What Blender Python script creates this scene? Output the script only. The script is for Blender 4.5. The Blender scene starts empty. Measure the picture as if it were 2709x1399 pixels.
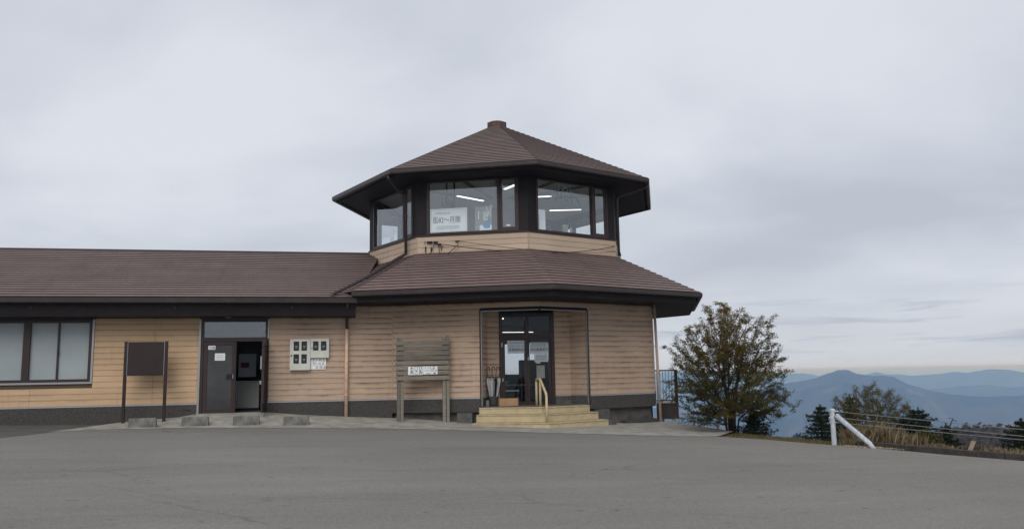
import bpy, math, random
import numpy as np
from mathutils import Vector, Matrix, noise as mnoise

random.seed(7); RNG = np.random.default_rng(7)
SC = bpy.context.scene
COL = SC.collection
R = math.radians

# ------------------------------------------------------------------ camera
CAM_LOC = Vector((-5.9329, -29.4622, 1.148))
YAW, PITCH, ROLL = 0.2147, 0.1356, 0.0182
cam = bpy.data.cameras.new('camera'); cam_o = bpy.data.objects.new('camera', cam); COL.objects.link(cam_o)
cam.sensor_width = 36.0; cam.lens = 2143.14 / 2709 * 36.0
cam.clip_start = 0.1; cam.clip_end = 150000
_f = Vector((math.sin(YAW) * math.cos(PITCH), math.cos(YAW) * math.cos(PITCH), math.sin(PITCH)))
_r0 = Vector((math.cos(YAW), -math.sin(YAW), 0)); _u0 = _r0.cross(_f)
_r = math.cos(ROLL) * _r0 - math.sin(ROLL) * _u0; _u = math.sin(ROLL) * _r0 + math.cos(ROLL) * _u0
cam_o.matrix_world = Matrix(((_r.x, _u.x, -_f.x, CAM_LOC.x), (_r.y, _u.y, -_f.y, CAM_LOC.y), (_r.z, _u.z, -_f.z, CAM_LOC.z), (0, 0, 0, 1)))
SC.camera = cam_o

# ------------------------------------------------------------------ world: overcast sky
SUN_EL, SUN_AZ = R(40), R(200)          # azimuth clockwise from +Y: behind the camera, a little to the left
w = bpy.data.worlds.new('World'); SC.world = w; w.use_nodes = True
nt = w.node_tree; nt.nodes.clear()
def N(tree, kind, **kw):
    n = tree.nodes.new(kind)
    for k, v in kw.items(): setattr(n, k, v)
    return n
def math_node(tree, op, a=None, b=None, clamp=False):
    n = N(tree, 'ShaderNodeMath', operation=op, use_clamp=clamp)
    for i, v in enumerate((a, b)):
        if v is None: continue
        if isinstance(v, (int, float)): n.inputs[i].default_value = v
        else: tree.links.new(v, n.inputs[i])
    return n.outputs[0]
def mix_col(tree, fac, a, b):
    n = N(tree, 'ShaderNodeMix', data_type='RGBA')
    for sock, v in ((n.inputs[0], fac), (n.inputs[6], a), (n.inputs[7], b)):
        if isinstance(v, (int, float)): sock.default_value = v
        elif isinstance(v, tuple): sock.default_value = (*v, 1.0) if len(v) == 3 else v
        else: tree.links.new(v, sock)
    return n.outputs[2]
def ramp(tree, fac, stops, interp='LINEAR'):
    n = N(tree, 'ShaderNodeValToRGB'); n.color_ramp.interpolation = interp
    els = n.color_ramp.elements
    while len(els) < len(stops): els.new(0.5)
    for e, (p, c) in zip(els, stops):
        e.position = p; e.color = (c, c, c, 1) if isinstance(c, (int, float)) else (*c, 1)
    tree.links.new(fac, n.inputs[0]); return n.outputs[0]
def noise_tex(tree, vec, scale, detail=4, rough=0.55, dist=0.0):
    n = N(tree, 'ShaderNodeTexNoise'); n.inputs['Scale'].default_value = scale
    n.inputs['Detail'].default_value = detail; n.inputs['Roughness'].default_value = rough; n.inputs['Distortion'].default_value = dist
    if vec is not None: tree.links.new(vec, n.inputs['Vector'])
    return n.outputs[0]

tc = N(nt, 'ShaderNodeTexCoord')
sep = N(nt, 'ShaderNodeSeparateXYZ'); nt.links.new(tc.outputs['Generated'], sep.inputs[0])
zc = math_node(nt, 'MAXIMUM', sep.outputs[2], 0.0)
den = math_node(nt, 'ADD', zc, 0.16)
px = math_node(nt, 'DIVIDE', sep.outputs[0], den); py = math_node(nt, 'DIVIDE', sep.outputs[1], den)
cmb = N(nt, 'ShaderNodeCombineXYZ'); cmb.inputs[2].default_value = 1.7; nt.links.new(px, cmb.inputs[0]); nt.links.new(py, cmb.inputs[1])
n1 = noise_tex(nt, cmb.outputs[0], 0.75, 5, 0.45, 0.3)
n2 = noise_tex(nt, cmb.outputs[0], 2.4, 5, 0.5, 0.2)
mixn = math_node(nt, 'ADD', math_node(nt, 'MULTIPLY', n1, 0.86), math_node(nt, 'MULTIPLY', n2, 0.14))
cloud = ramp(nt, mixn, [(0.36, (5.15, 5.5, 6.25)), (0.49, (6.2, 6.55, 7.25)), (0.63, (7.5, 7.8, 8.45))])
# paler, slightly warmer band of thin cloud down at the horizon
warm = ramp(nt, zc, [(0.0, 1.0), (0.035, 0.95), (0.13, 0.0)])
cloud = mix_col(nt, math_node(nt, 'MULTIPLY', warm, 0.75), cloud, (6.05, 6.4, 7.15))
# long thin stratus streaks low over the horizon, all the way round
az = N(nt, 'ShaderNodeMath', operation='ARCTAN2'); nt.links.new(sep.outputs[0], az.inputs[0]); nt.links.new(sep.outputs[1], az.inputs[1])
cs = N(nt, 'ShaderNodeCombineXYZ'); nt.links.new(math_node(nt, 'MULTIPLY', az.outputs[0], 6.5), cs.inputs[0])
nt.links.new(math_node(nt, 'MULTIPLY', sep.outputs[2], 75.0), cs.inputs[1])
cs.inputs[2].default_value = 3.7
ns = noise_tex(nt, cs.outputs[0], 1.1, 4, 0.55, 0.4)
band = ramp(nt, zc, [(0.012, 0.0), (0.03, 1.0), (0.068, 1.0), (0.095, 0.0)])
streak = math_node(nt, 'MULTIPLY', ramp(nt, ns, [(0.52, 0.0), (0.66, 1.0)]), band)
cloud = mix_col(nt, math_node(nt, 'MULTIPLY', streak, 0.68), cloud, (4.0, 4.55, 5.6))
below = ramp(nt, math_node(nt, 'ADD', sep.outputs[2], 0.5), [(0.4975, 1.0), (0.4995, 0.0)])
cloud = mix_col(nt, below, cloud, (3.7, 5.6, 8.4))  # haze blue painted into the sky below the horizon, cooling the strip over ridges
sky = N(nt, 'ShaderNodeTexSky', sky_type='NISHITA'); sky.sun_disc = False
sky.sun_elevation = SUN_EL; sky.sun_rotation = SUN_AZ; sky.dust_density = 2.0; sky.altitude = 800
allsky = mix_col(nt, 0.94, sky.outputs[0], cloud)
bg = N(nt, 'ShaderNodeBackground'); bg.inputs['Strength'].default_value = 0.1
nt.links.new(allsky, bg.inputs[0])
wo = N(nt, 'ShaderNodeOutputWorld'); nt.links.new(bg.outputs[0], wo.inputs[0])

sun = bpy.data.lights.new('sun', 'SUN'); sun.energy = 1.5; sun.angle = R(40); sun.color = (1.0, 0.97, 0.92)
sun_o = bpy.data.objects.new('sun', sun); COL.objects.link(sun_o)
sd = Vector((math.sin(SUN_AZ) * math.cos(SUN_EL), math.cos(SUN_AZ) * math.cos(SUN_EL), math.sin(SUN_EL)))
sun_o.rotation_euler = sd.to_track_quat('Z', 'Y').to_euler()

SC.view_settings.view_transform = 'Standard'; SC.view_settings.look = 'None'
SC.view_settings.exposure = 0.0; SC.view_settings.gamma = 1.0; SC.view_settings.use_curve_mapping = False
SC.render.engine = 'CYCLES'
cy = SC.cycles
cy.use_denoising = True; cy.max_bounces = 8; cy.diffuse_bounces = 3; cy.glossy_bounces = 4; cy.transparent_max_bounces = 12
cy.volume_bounces = 10; cy.sample_clamp_indirect = 6.0

# ------------------------------------------------------------------ materials
def new_mat(name):
    m = bpy.data.materials.new(name); m.use_nodes = True
    t = m.node_tree; b = t.nodes['Principled BSDF']
    return m, t, b
def mat(name, col, rough=0.7, var=0.0, vscale=3.0, spec=0.3, metal=0.0, bump=0.0, bscale=40.0, col2=None, stretch=None, objrand=0.0, emis=None):
    m, t, b = new_mat(name)
    b.inputs['Roughness'].default_value = rough; b.inputs['Metallic'].default_value = metal
    b.inputs['Specular IOR Level'].default_value = spec
    b.inputs['Base Color'].default_value = (*col, 1)
    vec = None
    if var or bump:
        co = N(t, 'ShaderNodeTexCoord').outputs['Object']
        mp = N(t, 'ShaderNodeMapping'); t.links.new(co, mp.inputs[0])
        if stretch: mp.inputs['Scale'].default_value = stretch
        vec = mp.outputs[0]
    out = None
    if var:
        nz = noise_tex(t, vec, vscale, 6, 0.6)
        c2 = col2 if col2 else tuple(c * (1 - var) for c in col)
        c1 = col if col2 else tuple(c * (1 + var) for c in col)
        f = ramp(t, nz, [(0.32, 0.0), (0.68, 1.0)])
        out = mix_col(t, f, c1, c2)
    if objrand:
        oi = N(t, 'ShaderNodeObjectInfo')
        v = math_node(t, 'ADD', math_node(t, 'MULTIPLY', oi.outputs['Random'], objrand * 2), 1 - objrand)
        hs = N(t, 'ShaderNodeHueSaturation')
        if out is not None: t.links.new(out, hs.inputs['Color'])
        else: hs.inputs['Color'].default_value = (*col, 1)
        t.links.new(v, hs.inputs['Value']); out = hs.outputs[0]
    if out is not None: t.links.new(out, b.inputs['Base Color'])
    if bump:
        nb = noise_tex(t, vec, bscale, 4, 0.6)
        bp = N(t, 'ShaderNodeBump'); bp.inputs['Strength'].default_value = bump; bp.inputs['Distance'].default_value = 0.02
        t.links.new(nb, bp.inputs['Height']); t.links.new(bp.outputs[0], b.inputs['Normal'])
    if emis:
        b.inputs['Emission Color'].default_value = (*emis[0], 1); b.inputs['Emission Strength'].default_value = emis[1]
    return m
def glass_mat(name, tint=(0.82, 0.86, 0.86), ior=2.05, rough=0.0):
    m = bpy.data.materials.new(name); m.use_nodes = True; t = m.node_tree; t.nodes.clear()
    tr = N(t, 'ShaderNodeBsdfTransparent'); tr.inputs[0].default_value = (*tint, 1)
    gl = N(t, 'ShaderNodeBsdfGlossy'); gl.inputs['Roughness'].default_value = rough
    gl.inputs[0].default_value = (0.92, 0.96, 1.0, 1)
    # Schlick term, the same from both sides of the pane
    lw_ = N(t, 'ShaderNodeLayerWeight'); lw_.inputs[0].default_value = 0.5; r0 = ((ior - 1) / (ior + 1)) ** 2
    fac = math_node(t, 'ADD', math_node(t, 'MULTIPLY', math_node(t, 'POWER', lw_.outputs['Facing'], 5.0), 1 - r0), r0)
    mx = N(t, 'ShaderNodeMixShader'); t.links.new(fac, mx.inputs[0]); t.links.new(tr.outputs[0], mx.inputs[1]); t.links.new(gl.outputs[0], mx.inputs[2])
    o = N(t, 'ShaderNodeOutputMaterial'); t.links.new(mx.outputs[0], o.inputs[0])
    return m
def siding_mat(name, col, col2, grime):
    """cement siding: board to board tone, blotches, dark weather streaks along the joints (a stain with noise of its own)"""
    m, t, b = new_mat(name)
    b.inputs['Roughness'].default_value = 0.75; b.inputs['Specular IOR Level'].default_value = 0.2
    g = N(t, 'ShaderNodeNewGeometry'); pos = g.outputs['Position']
    mp = N(t, 'ShaderNodeMapping'); mp.inputs['Scale'].default_value = (0.7, 0.7, 3.0); t.links.new(pos, mp.inputs[0])
    c = mix_col(t, ramp(t, noise_tex(t, mp.outputs[0], 1.3, 6, 0.6), [(0.3, 0.0), (0.7, 1.0)]), col, col2)
    oi = N(t, 'ShaderNodeObjectInfo')
    hs = N(t, 'ShaderNodeHueSaturation'); t.links.new(c, hs.inputs['Color'])
    t.links.new(math_node(t, 'ADD', math_node(t, 'MULTIPLY', oi.outputs['Random'], 0.12), 0.94), hs.inputs['Value'])
    c = hs.outputs[0]
    # grime film gathered under the upper edge of each board (board mesh runs z 0..h in object space), patchy along its length
    oc = N(t, 'ShaderNodeTexCoord'); sz = N(t, 'ShaderNodeSeparateXYZ'); t.links.new(oc.outputs['Object'], sz.inputs[0])
    edge = ramp(t, sz.outputs[2], [(0.075, 0.0), (0.155, 1.0)])
    mp2 = N(t, 'ShaderNodeMapping'); mp2.inputs['Scale'].default_value = (1.1, 1.1, 1.6); t.links.new(pos, mp2.inputs[0])
    patch = ramp(t, noise_tex(t, mp2.outputs[0], 0.9, 5, 0.65), [(0.40, 0.0), (0.60, 1.0)])
    fine = ramp(t, noise_tex(t, mp2.outputs[0], 5.0, 5, 0.7), [(0.3, 0.3), (0.7, 1.0)])
    fac = math_node(t, 'MULTIPLY', math_node(t, 'MULTIPLY', edge, patch), math_node(t, 'MULTIPLY', fine, grime))
    c = mix_col(t, fac, c, (0.10, 0.075, 0.06))
    # faded pale patches and a few drip stains that run down over the boards
    mp3 = N(t, 'ShaderNodeMapping'); mp3.inputs['Scale'].default_value = (3.2, 3.2, 0.35); t.links.new(pos, mp3.inputs[0])
    c = mix_col(t, math_node(t, 'MULTIPLY', ramp(t, noise_tex(t, mp3.outputs[0], 1.6, 4, 0.6), [(0.60, 0.0), (0.74, 1.0)]), 0.30), c, (0.22, 0.15, 0.10))
    c = mix_col(t, math_node(t, 'MULTIPLY', ramp(t, noise_tex(t, pos, 0.55, 4, 0.5), [(0.45, 0.0), (0.7, 1.0)]), 0.25), c, tuple(min(.8, v * 1.15 + .03) for v in col))
    t.links.new(c, b.inputs['Base Color'])
    bp = N(t, 'ShaderNodeBump'); bp.inputs['Strength'].default_value = 0.15; bp.inputs['Distance'].default_value = 0.01
    t.links.new(noise_tex(t, pos, 60, 3), bp.inputs['Height']); t.links.new(bp.outputs[0], b.inputs['Normal'])
    return m
def asphalt_mat():
    m, t, b = new_mat('asphalt')
    pos = N(t, 'ShaderNodeNewGeometry').outputs['Position']
    big = noise_tex(t, pos, 0.16, 5, 0.55, 0.4)
    mp = N(t, 'ShaderNodeMapping'); mp.inputs['Scale'].default_value = (0.25, 1.3, 1.0); mp.inputs['Rotation'].default_value = (0, 0, R(9)); t.links.new(pos, mp.inputs[0])
    streak = noise_tex(t, mp.outputs[0], 0.8, 6, 0.62, 0.5)
    med = noise_tex(t, pos, 3.0, 6, 0.65)
    fine = noise_tex(t, pos, 55, 4, 0.7)
    grain = N(t, 'ShaderNodeTexVoronoi'); grain.inputs['Scale'].default_value = 70; t.links.new(pos, grain.inputs['Vector'])
    v = math_node(t, 'ADD', math_node(t, 'MULTIPLY', big, 0.26), math_node(t, 'MULTIPLY', streak, 0.25))
    v = math_node(t, 'ADD', v, math_node(t, 'MULTIPLY', noise_tex(t, pos, 17, 5, 0.7), 0.28))
    v = math_node(t, 'ADD', v, math_node(t, 'MULTIPLY', fine, 0.21))
    c = ramp(t, v, [(0.32, (0.148, 0.139, 0.124)), (0.5, (0.216, 0.204, 0.184)), (0.68, (0.290, 0.275, 0.250))])
    # aggregate specks
    sp = ramp(t, grain.outputs['Color'], [(0.0, 0.72), (0.55, 1.0), (1.0, 1.22)])
    mm = N(t, 'ShaderNodeMix', data_type='RGBA', blend_type='MULTIPLY'); mm.inputs[0].default_value = 0.8
    t.links.new(c, mm.inputs[6]); t.links.new(sp, mm.inputs[7]); c = mm.outputs[2]
    # hairline cracks and roller joints
    mpc = N(t, 'ShaderNodeMapping'); mpc.inputs['Scale'].default_value = (0.55, 0.9, 1); t.links.new(pos, mpc.inputs[0])
    wob = N(t, 'ShaderNodeMix', data_type='VECTOR'); wob.inputs[0].default_value = 0.22
    nn = N(t, 'ShaderNodeTexNoise'); nn.inputs['Scale'].default_value = 2.5; nn.inputs['Detail'].default_value = 6; t.links.new(pos, nn.inputs['Vector'])
    t.links.new(mpc.outputs[0], wob.inputs[4]); t.links.new(nn.outputs['Color'], wob.inputs[5])
    vo = N(t, 'ShaderNodeTexVoronoi', feature='DISTANCE_TO_EDGE'); vo.inputs['Scale'].default_value = 0.5; t.links.new(wob.outputs[1], vo.inputs['Vector'])
    crack = ramp(t, vo.outputs['Distance'], [(0.0, 1.0), (0.012, 0.0)])
    gate = ramp(t, noise_tex(t, pos, 0.35, 3), [(0.50, 0.0), (0.60, 1.0)])
    c = mix_col(t, math_node(t, 'MULTIPLY', math_node(t, 'MULTIPLY', crack, gate), 0.28), c, (0.07, 0.066, 0.06))
    # paving seams: thin dark lines where two runs of asphalt meet
    for (x0, y0, x1, y1, w_) in ((-14, -12.4, -4.2, -16.3, .05), (-8.7, -17.9, -5.2, -22.1, .05), (-1.8, -17.0, .6, -18.6, .04), (1.6, -13.2, 4.4, -16.6, .04), (-9.5, -16.6, -7.2, -19.3, .03), (-4.5, -11.4, 2.0, -13.0, .04)):
        e_ = Vector((x1 - x0, y1 - y0, 0)); L_ = e_.length; e_ /= L_
        sub = N(t, 'ShaderNodeVectorMath', operation='SUBTRACT'); t.links.new(pos, sub.inputs[0]); sub.inputs[1].default_value = (x0, y0, 0)
        du = N(t, 'ShaderNodeVectorMath', operation='DOT_PRODUCT'); t.links.new(sub.outputs[0], du.inputs[0]); du.inputs[1].default_value = e_
        dv = N(t, 'ShaderNodeVectorMath', operation='DOT_PRODUCT'); t.links.new(sub.outputs[0], dv.inputs[0]); dv.inputs[1].default_value = (-e_.y, e_.x, 0)
        off = math_node(t, 'ADD', dv.outputs['Value'], math_node(t, 'MULTIPLY', math_node(t, 'SUBTRACT', streak, 0.5), 0.5))
        near_ = math_node(t, 'SUBTRACT', 1.0, math_node(t, 'DIVIDE', math_node(t, 'ABSOLUTE', off), w_), clamp=True)
        ends = math_node(t, 'MULTIPLY', math_node(t, 'MULTIPLY', du.outputs['Value'], 1.0, clamp=True), math_node(t, 'SUBTRACT', L_, du.outputs['Value'], clamp=True))
        patchy = ramp(t, med, [(0.40, 0.15), (0.58, 1.0)])
        c = mix_col(t, math_node(t, 'MULTIPLY', math_node(t, 'MULTIPLY', near_, ends), math_node(t, 'MULTIPLY', patchy, 0.5)), c, (0.085, 0.08, 0.072))
    # dark spots: oil and chewing gum
    spots = ramp(t, noise_tex(t, pos, 5.0, 2, 0.4), [(0.71, 0.0), (0.75, 1.0)])
    c = mix_col(t, math_node(t, 'MULTIPLY', spots, 0.45), c, (0.06, 0.057, 0.053))
    t.links.new(c, b.inputs['Base Color']); b.inputs['Roughness'].default_value = 0.85; b.inputs['Specular IOR Level'].default_value = 0.25
    bp = N(t, 'ShaderNodeBump'); bp.inputs['Strength'].default_value = 0.5; bp.inputs['Distance'].default_value = 0.012
    t.links.new(math_node(t, 'ADD', fine, math_node(t, 'MULTIPLY', med, 0.7)), bp.inputs['Height']); t.links.new(bp.outputs[0], b.inputs['Normal'])
    return m
def wood_mat(name, c1, c2):
    m, t, b = new_mat(name)
    co = N(t, 'ShaderNodeTexCoord').outputs['Object']
    mp = N(t, 'ShaderNodeMapping'); mp.inputs['Scale'].default_value = (1.2, 6, 22); t.links.new(co, mp.inputs[0])
    n = noise_tex(t, mp.outputs[0], 2.5, 6, 0.65, 0.6)
    c = mix_col(t, ramp(t, n, [(0.3, 0.0), (0.7, 1.0)]), c1, c2)
    lich = ramp(t, noise_tex(t, co, 3.2, 5, 0.7), [(0.55, 0.0), (0.7, 1.0)])
    c = mix_col(t, math_node(t, 'MULTIPLY', lich, 0.45), c, (0.22, 0.22, 0.17))
    oi = N(t, 'ShaderNodeObjectInfo'); hs = N(t, 'ShaderNodeHueSaturation'); t.links.new(c, hs.inputs['Color'])
    t.links.new(math_node(t, 'ADD', math_node(t, 'MULTIPLY', oi.outputs['Random'], 0.5), 0.75), hs.inputs['Value'])
    t.links.new(hs.outputs[0], b.inputs['Base Color']); b.inputs['Roughness'].default_value = 0.9
    bp = N(t, 'ShaderNodeBump'); bp.inputs['Strength'].default_value = 0.6; bp.inputs['Distance'].default_value = 0.01
    t.links.new(n, bp.inputs['Height']); t.links.new(bp.outputs[0], b.inputs['Normal'])
    return m
def leaf_mat(name, c_low, c_high, z0, z1, rand=0.35, transl=0.3, patch=None):
    """leaf colour: changes with height (autumn tips), from clump to clump and from leaf to leaf"""
    m = bpy.data.materials.new(name); m.use_nodes = True; t = m.node_tree; t.nodes.clear()
    g = N(t, 'ShaderNodeNewGeometry')
    s = N(t, 'ShaderNodeSeparateXYZ'); t.links.new(g.outputs['Position'], s.inputs[0])
    mr = N(t, 'ShaderNodeMapRange'); mr.inputs[1].default_value = z0; mr.inputs[2].default_value = z1; t.links.new(s.outputs[2], mr.inputs[0])
    nz = noise_tex(t, g.outputs['Position'], 1.4, 3, 0.5)
    f = math_node(t, 'ADD', mr.outputs[0], math_node(t, 'MULTIPLY', math_node(t, 'SUBTRACT', nz, 0.5), 1.6), clamp=True)
    c = mix_col(t, f, c_low, c_high)
    if patch:
        c = mix_col(t, ramp(t, noise_tex(t, g.outputs['Position'], 1.1, 2), [(0.52, 0.0), (0.62, 0.8)]), c, patch)
    hs = N(t, 'ShaderNodeHueSaturation'); t.links.new(c, hs.inputs['Color'])
    t.links.new(math_node(t, 'ADD', math_node(t, 'MULTIPLY', g.outputs['Random Per Island'], 2 * rand), 1 - rand), hs.inputs['Value'])
    d = N(t, 'ShaderNodeBsdfDiffuse'); tl = N(t, 'ShaderNodeBsdfTranslucent')
    t.links.new(hs.outputs[0], d.inputs[0]); t.links.new(hs.outputs[0], tl.inputs[0])
    mx = N(t, 'ShaderNodeMixShader'); mx.inputs[0].default_value = transl; t.links.new(d.outputs[0], mx.inputs[1]); t.links.new(tl.outputs[0], mx.inputs[2])
    o = N(t, 'ShaderNodeOutputMaterial'); t.links.new(mx.outputs[0], o.inputs[0])
    return m

M = {}
M['asphalt'] = asphalt_mat()
M['apron'] = mat('apron_concrete', (0.42, 0.40, 0.355), 0.9, 0.3, 2.6, bump=0.7, bscale=34, col2=(0.24, 0.228, 0.20))
M['soil'] = mat('verge_soil', (0.21, 0.165, 0.095), 0.95, 0.4, 2.5, bump=0.6, bscale=14, col2=(0.13, 0.11, 0.055))
M['siding_wing'] = siding_mat('siding_wing', (0.62, 0.43, 0.265), (0.54, 0.37, 0.23), 0.4)
M['siding'] = siding_mat('siding_tower', (0.54, 0.395, 0.29), (0.46, 0.335, 0.25), 0.9)
M['siding_up'] = siding_mat('siding_upper', (0.54, 0.415, 0.31), (0.49, 0.375, 0.285), 0.2)
M['backing'] = mat('siding_backing', (0.10, 0.07, 0.05), 0.9)
M['granite'] = mat('foundation_render', (0.105, 0.098, 0.088), 0.85, 0.55, 30.0, col2=(0.030, 0.028, 0.025), bump=0.5, bscale=60)
M['crawl'] = mat('crawl_concrete', (0.095, 0.086, 0.078), 0.9, 0.3, 3.0)
M['flash'] = mat('base_flashing', (0.42, 0.42, 0.43), 0.45, metal=0.5, spec=0.5)
def roof_mat():
    """painted roof sheet: each lap weathers to its own tone, with faded blotches and darker run-off streaks"""
    m, t, b = new_mat('roof_sheet'); g = N(t, 'ShaderNodeNewGeometry'); pos = g.outputs['Position']
    c = mix_col(t, ramp(t, noise_tex(t, pos, 0.9, 6, 0.6), [(0.3, 0.0), (0.7, 1.0)]), (0.212, 0.154, 0.139), (0.176, 0.127, 0.115))
    mp = N(t, 'ShaderNodeMapping'); mp.inputs['Scale'].default_value = (2.2, 0.35, 0.35); t.links.new(pos, mp.inputs[0])
    c = mix_col(t, math_node(t, 'MULTIPLY', ramp(t, noise_tex(t, mp.outputs[0], 2.0, 5, 0.6), [(0.5, 0.0), (0.72, 1.0)]), 0.35), c, (0.115, 0.085, 0.08))
    hs = N(t, 'ShaderNodeHueSaturation'); t.links.new(c, hs.inputs['Color'])
    t.links.new(math_node(t, 'ADD', math_node(t, 'MULTIPLY', g.outputs['Random Per Island'], 0.12), 0.94), hs.inputs['Value'])
    t.links.new(hs.outputs[0], b.inputs['Base Color']); b.inputs['Roughness'].default_value = 0.55; b.inputs['Specular IOR Level'].default_value = 0.18
    return m
M['roof'] = roof_mat()
M['gutter'] = mat('gutter_brown', (0.042, 0.030, 0.028), 0.4, 0.2, 4.0, spec=0.4)
M['fascia'] = mat('fascia_dark', (0.016, 0.0115, 0.0115), 0.6, 0.25, 5.0, spec=0.25)
M['cap'] = mat('ridge_cap', (0.085, 0.05, 0.038), 0.55, 0.2, 6.0)
M['frame'] = mat('window_frame_bronze', (0.040, 0.022, 0.019), 0.4, 0.15, 8.0, spec=0.4)
M['alu'] = mat('aluminium', (0.36, 0.36, 0.36), 0.4, metal=0.6)
M['glass'] = glass_mat('window_glass', (0.96, 0.98, 0.98), 1.95)
M['glass_door'] = glass_mat('door_glass', (0.90, 0.92, 0.93), 1.3)
M['glass_dark'] = mat('frosted_door_glass', (0.034, 0.033, 0.033), 0.16, 0.5, 1.2, spec=0.7)
M['blind'] = mat('blind_film', (0.335, 0.375, 0.385), 0.35, 0.08, 1.0, spec=0.5)
M['pipe'] = mat('pipe_brown', (0.06, 0.045, 0.045), 0.4, 0.15, 5, spec=0.4)
M['pipe_tan'] = mat('pipe_tan', (0.66, 0.46, 0.33), 0.5, 0.15, 5)
M['pipe_pink'] = mat('pipe_faded', (0.48, 0.37, 0.31), 0.5, 0.15, 5)
M['cream'] = mat('cream_paint', (0.54, 0.445, 0.275), 0.7, 0.25, 4.0, col2=(0.43, 0.35, 0.21), bump=0.15)
M['cream_edge'] = mat('cream_nosing', (0.56, 0.47, 0.30), 0.7, 0.4, 5.0, col2=(0.34, 0.27, 0.165))
M['rail'] = mat('cream_rail', (0.56, 0.45, 0.27), 0.5, 0.12, 6.0)
M['conc'] = mat('block_concrete', (0.24, 0.232, 0.21), 0.9, 0.5, 6.0, col2=(0.10, 0.097, 0.087), bump=0.6, bscale=30)
M['conc_top'] = mat('step_block', (0.10, 0.10, 0.095), 0.9, 0.3, 6.0, bump=0.4)
M['brown_board'] = mat('brown_board', (0.030, 0.0175, 0.017), 0.5, 0.15, 4.0)
M['wood'] = wood_mat('weathered_wood', (0.26, 0.232, 0.188), (0.11, 0.096, 0.076))
M['white'] = mat('white_print', (0.84, 0.85, 0.86), 0.6, 0.06, 3.0)
M['paper'] = mat('paper', (0.60, 0.63, 0.66), 0.7, 0.05, 3.0)
M['paper_dim'] = mat('paper_backlit', (0.58, 0.65, 0.70), 0.7, 0.08, 3.0)
M['paper_grey'] = mat('paper_grey', (0.27, 0.285, 0.265), 0.7, 0.08, 3.0)
M['ink'] = mat('ink', (0.055, 0.065, 0.075), 0.8)
M['ink_soft'] = mat('ink_soft', (0.25, 0.28, 0.30), 0.8)
M['ink_red'] = mat('ink_red', (0.20, 0.06, 0.05), 0.8)
M['blue'] = mat('blue_print', (0.08, 0.27, 0.50), 0.6)
M['teal'] = mat('teal_marker', (0.30, 0.64, 0.56), 0.6)
M['meter'] = mat('meter_box', (0.62, 0.62, 0.555), 0.5, 0.1, 3.0)
M['black'] = mat('black_plastic', (0.012, 0.012, 0.013), 0.45)
M['black_glass'] = mat('meter_glass', (0.012, 0.012, 0.014), 0.12, spec=0.5)
M['guard'] = mat('guard_white', (0.60, 0.64, 0.70), 0.55, 0.2, 14.0, col2=(0.36, 0.38, 0.40), stretch=(1, 1, .4))
M['cable'] = mat('steel_cable', (0.25, 0.25, 0.25), 0.5, metal=0.4)
M['curb'] = mat('curb_dark', (0.055, 0.048, 0.044), 0.9, 0.35, 6.0, bump=0.5)
M['cardboard'] = mat('cardboard', (0.40, 0.24, 0.13), 0.85, 0.1, 4.0)
M['umb'] = mat('umbrella_plastic', (0.42, 0.44, 0.45), 0.35, 0.2, 14.0)
M['pot'] = mat('stand_grey', (0.05, 0.05, 0.05), 0.6, 0.3, 12.0)
M['ash'] = mat('ash_can', (0.17, 0.17, 0.165), 0.6, 0.1, 9.0)
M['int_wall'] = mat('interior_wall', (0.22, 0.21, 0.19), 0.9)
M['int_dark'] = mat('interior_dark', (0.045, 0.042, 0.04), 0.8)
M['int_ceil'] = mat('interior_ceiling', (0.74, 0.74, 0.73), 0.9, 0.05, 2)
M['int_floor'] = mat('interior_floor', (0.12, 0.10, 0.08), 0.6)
M['counter'] = mat('counter_panel', (0.55, 0.55, 0.52), 0.6)
M['int_floor_up'] = mat('upper_floor_vinyl', (0.50, 0.47, 0.42), 0.6)
M['int_wall_up'] = mat('upper_inner_wall', (0.62, 0.61, 0.58), 0.9)
M['lamp'] = mat('fluorescent', (0.9, 0.9, 0.85), 0.5, emis=((1.0, 0.98, 0.90), 2.4))
M['bark'] = mat('bark', (0.055, 0.042, 0.032), 0.95, 0.3, 20, bump=0.5)
M['bark_d'] = mat('bark_dark', (0.035, 0.028, 0.022), 0.95, 0.3, 20)
M['leaf_main'] = leaf_mat('leaves_evergreen_oak', (0.072, 0.067, 0.024), (0.185, 0.115, 0.034), 0.9, 3.3, 0.45, 0.3, (0.155, 0.128, 0.034))
M['leaf_thin'] = leaf_mat('leaves_sparse', (0.105, 0.095, 0.042), (0.15, 0.12, 0.06), -0.5, 1.6, 0.4, 0.3)
M['needle'] = leaf_mat('needles', (0.022, 0.030, 0.020), (0.030, 0.040, 0.024), -2, 1.0, 0.4, 0.1)
M['leaf_bush'] = leaf_mat('leaves_brown', (0.10, 0.07, 0.045), (0.13, 0.095, 0.06), -2, 0.5, 0.4, 0.2)
M['leaf_green'] = leaf_mat('leaves_olive', (0.075, 0.075, 0.025), (0.10, 0.095, 0.03), -2, 0.5, 0.4, 0.2)
M['straw'] = leaf_mat('dry_grass', (0.44, 0.35, 0.215), (0.56, 0.46, 0.30), -1.5, 0.6, 0.4, 0.35)
M['turf'] = leaf_mat('verge_grass', (0.25, 0.19, 0.09), (0.20, 0.18, 0.07), -1.5, 0.2, 0.4, 0.25)
M['forest'] = mat('wooded_hill', (0.055, 0.045, 0.036), 1.0, 0.4, 0.05, col2=(0.03, 0.03, 0.022))
M['stake'] = mat('bare_wood', (0.33, 0.27, 0.20), 0.8, 0.2, 8)
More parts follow.
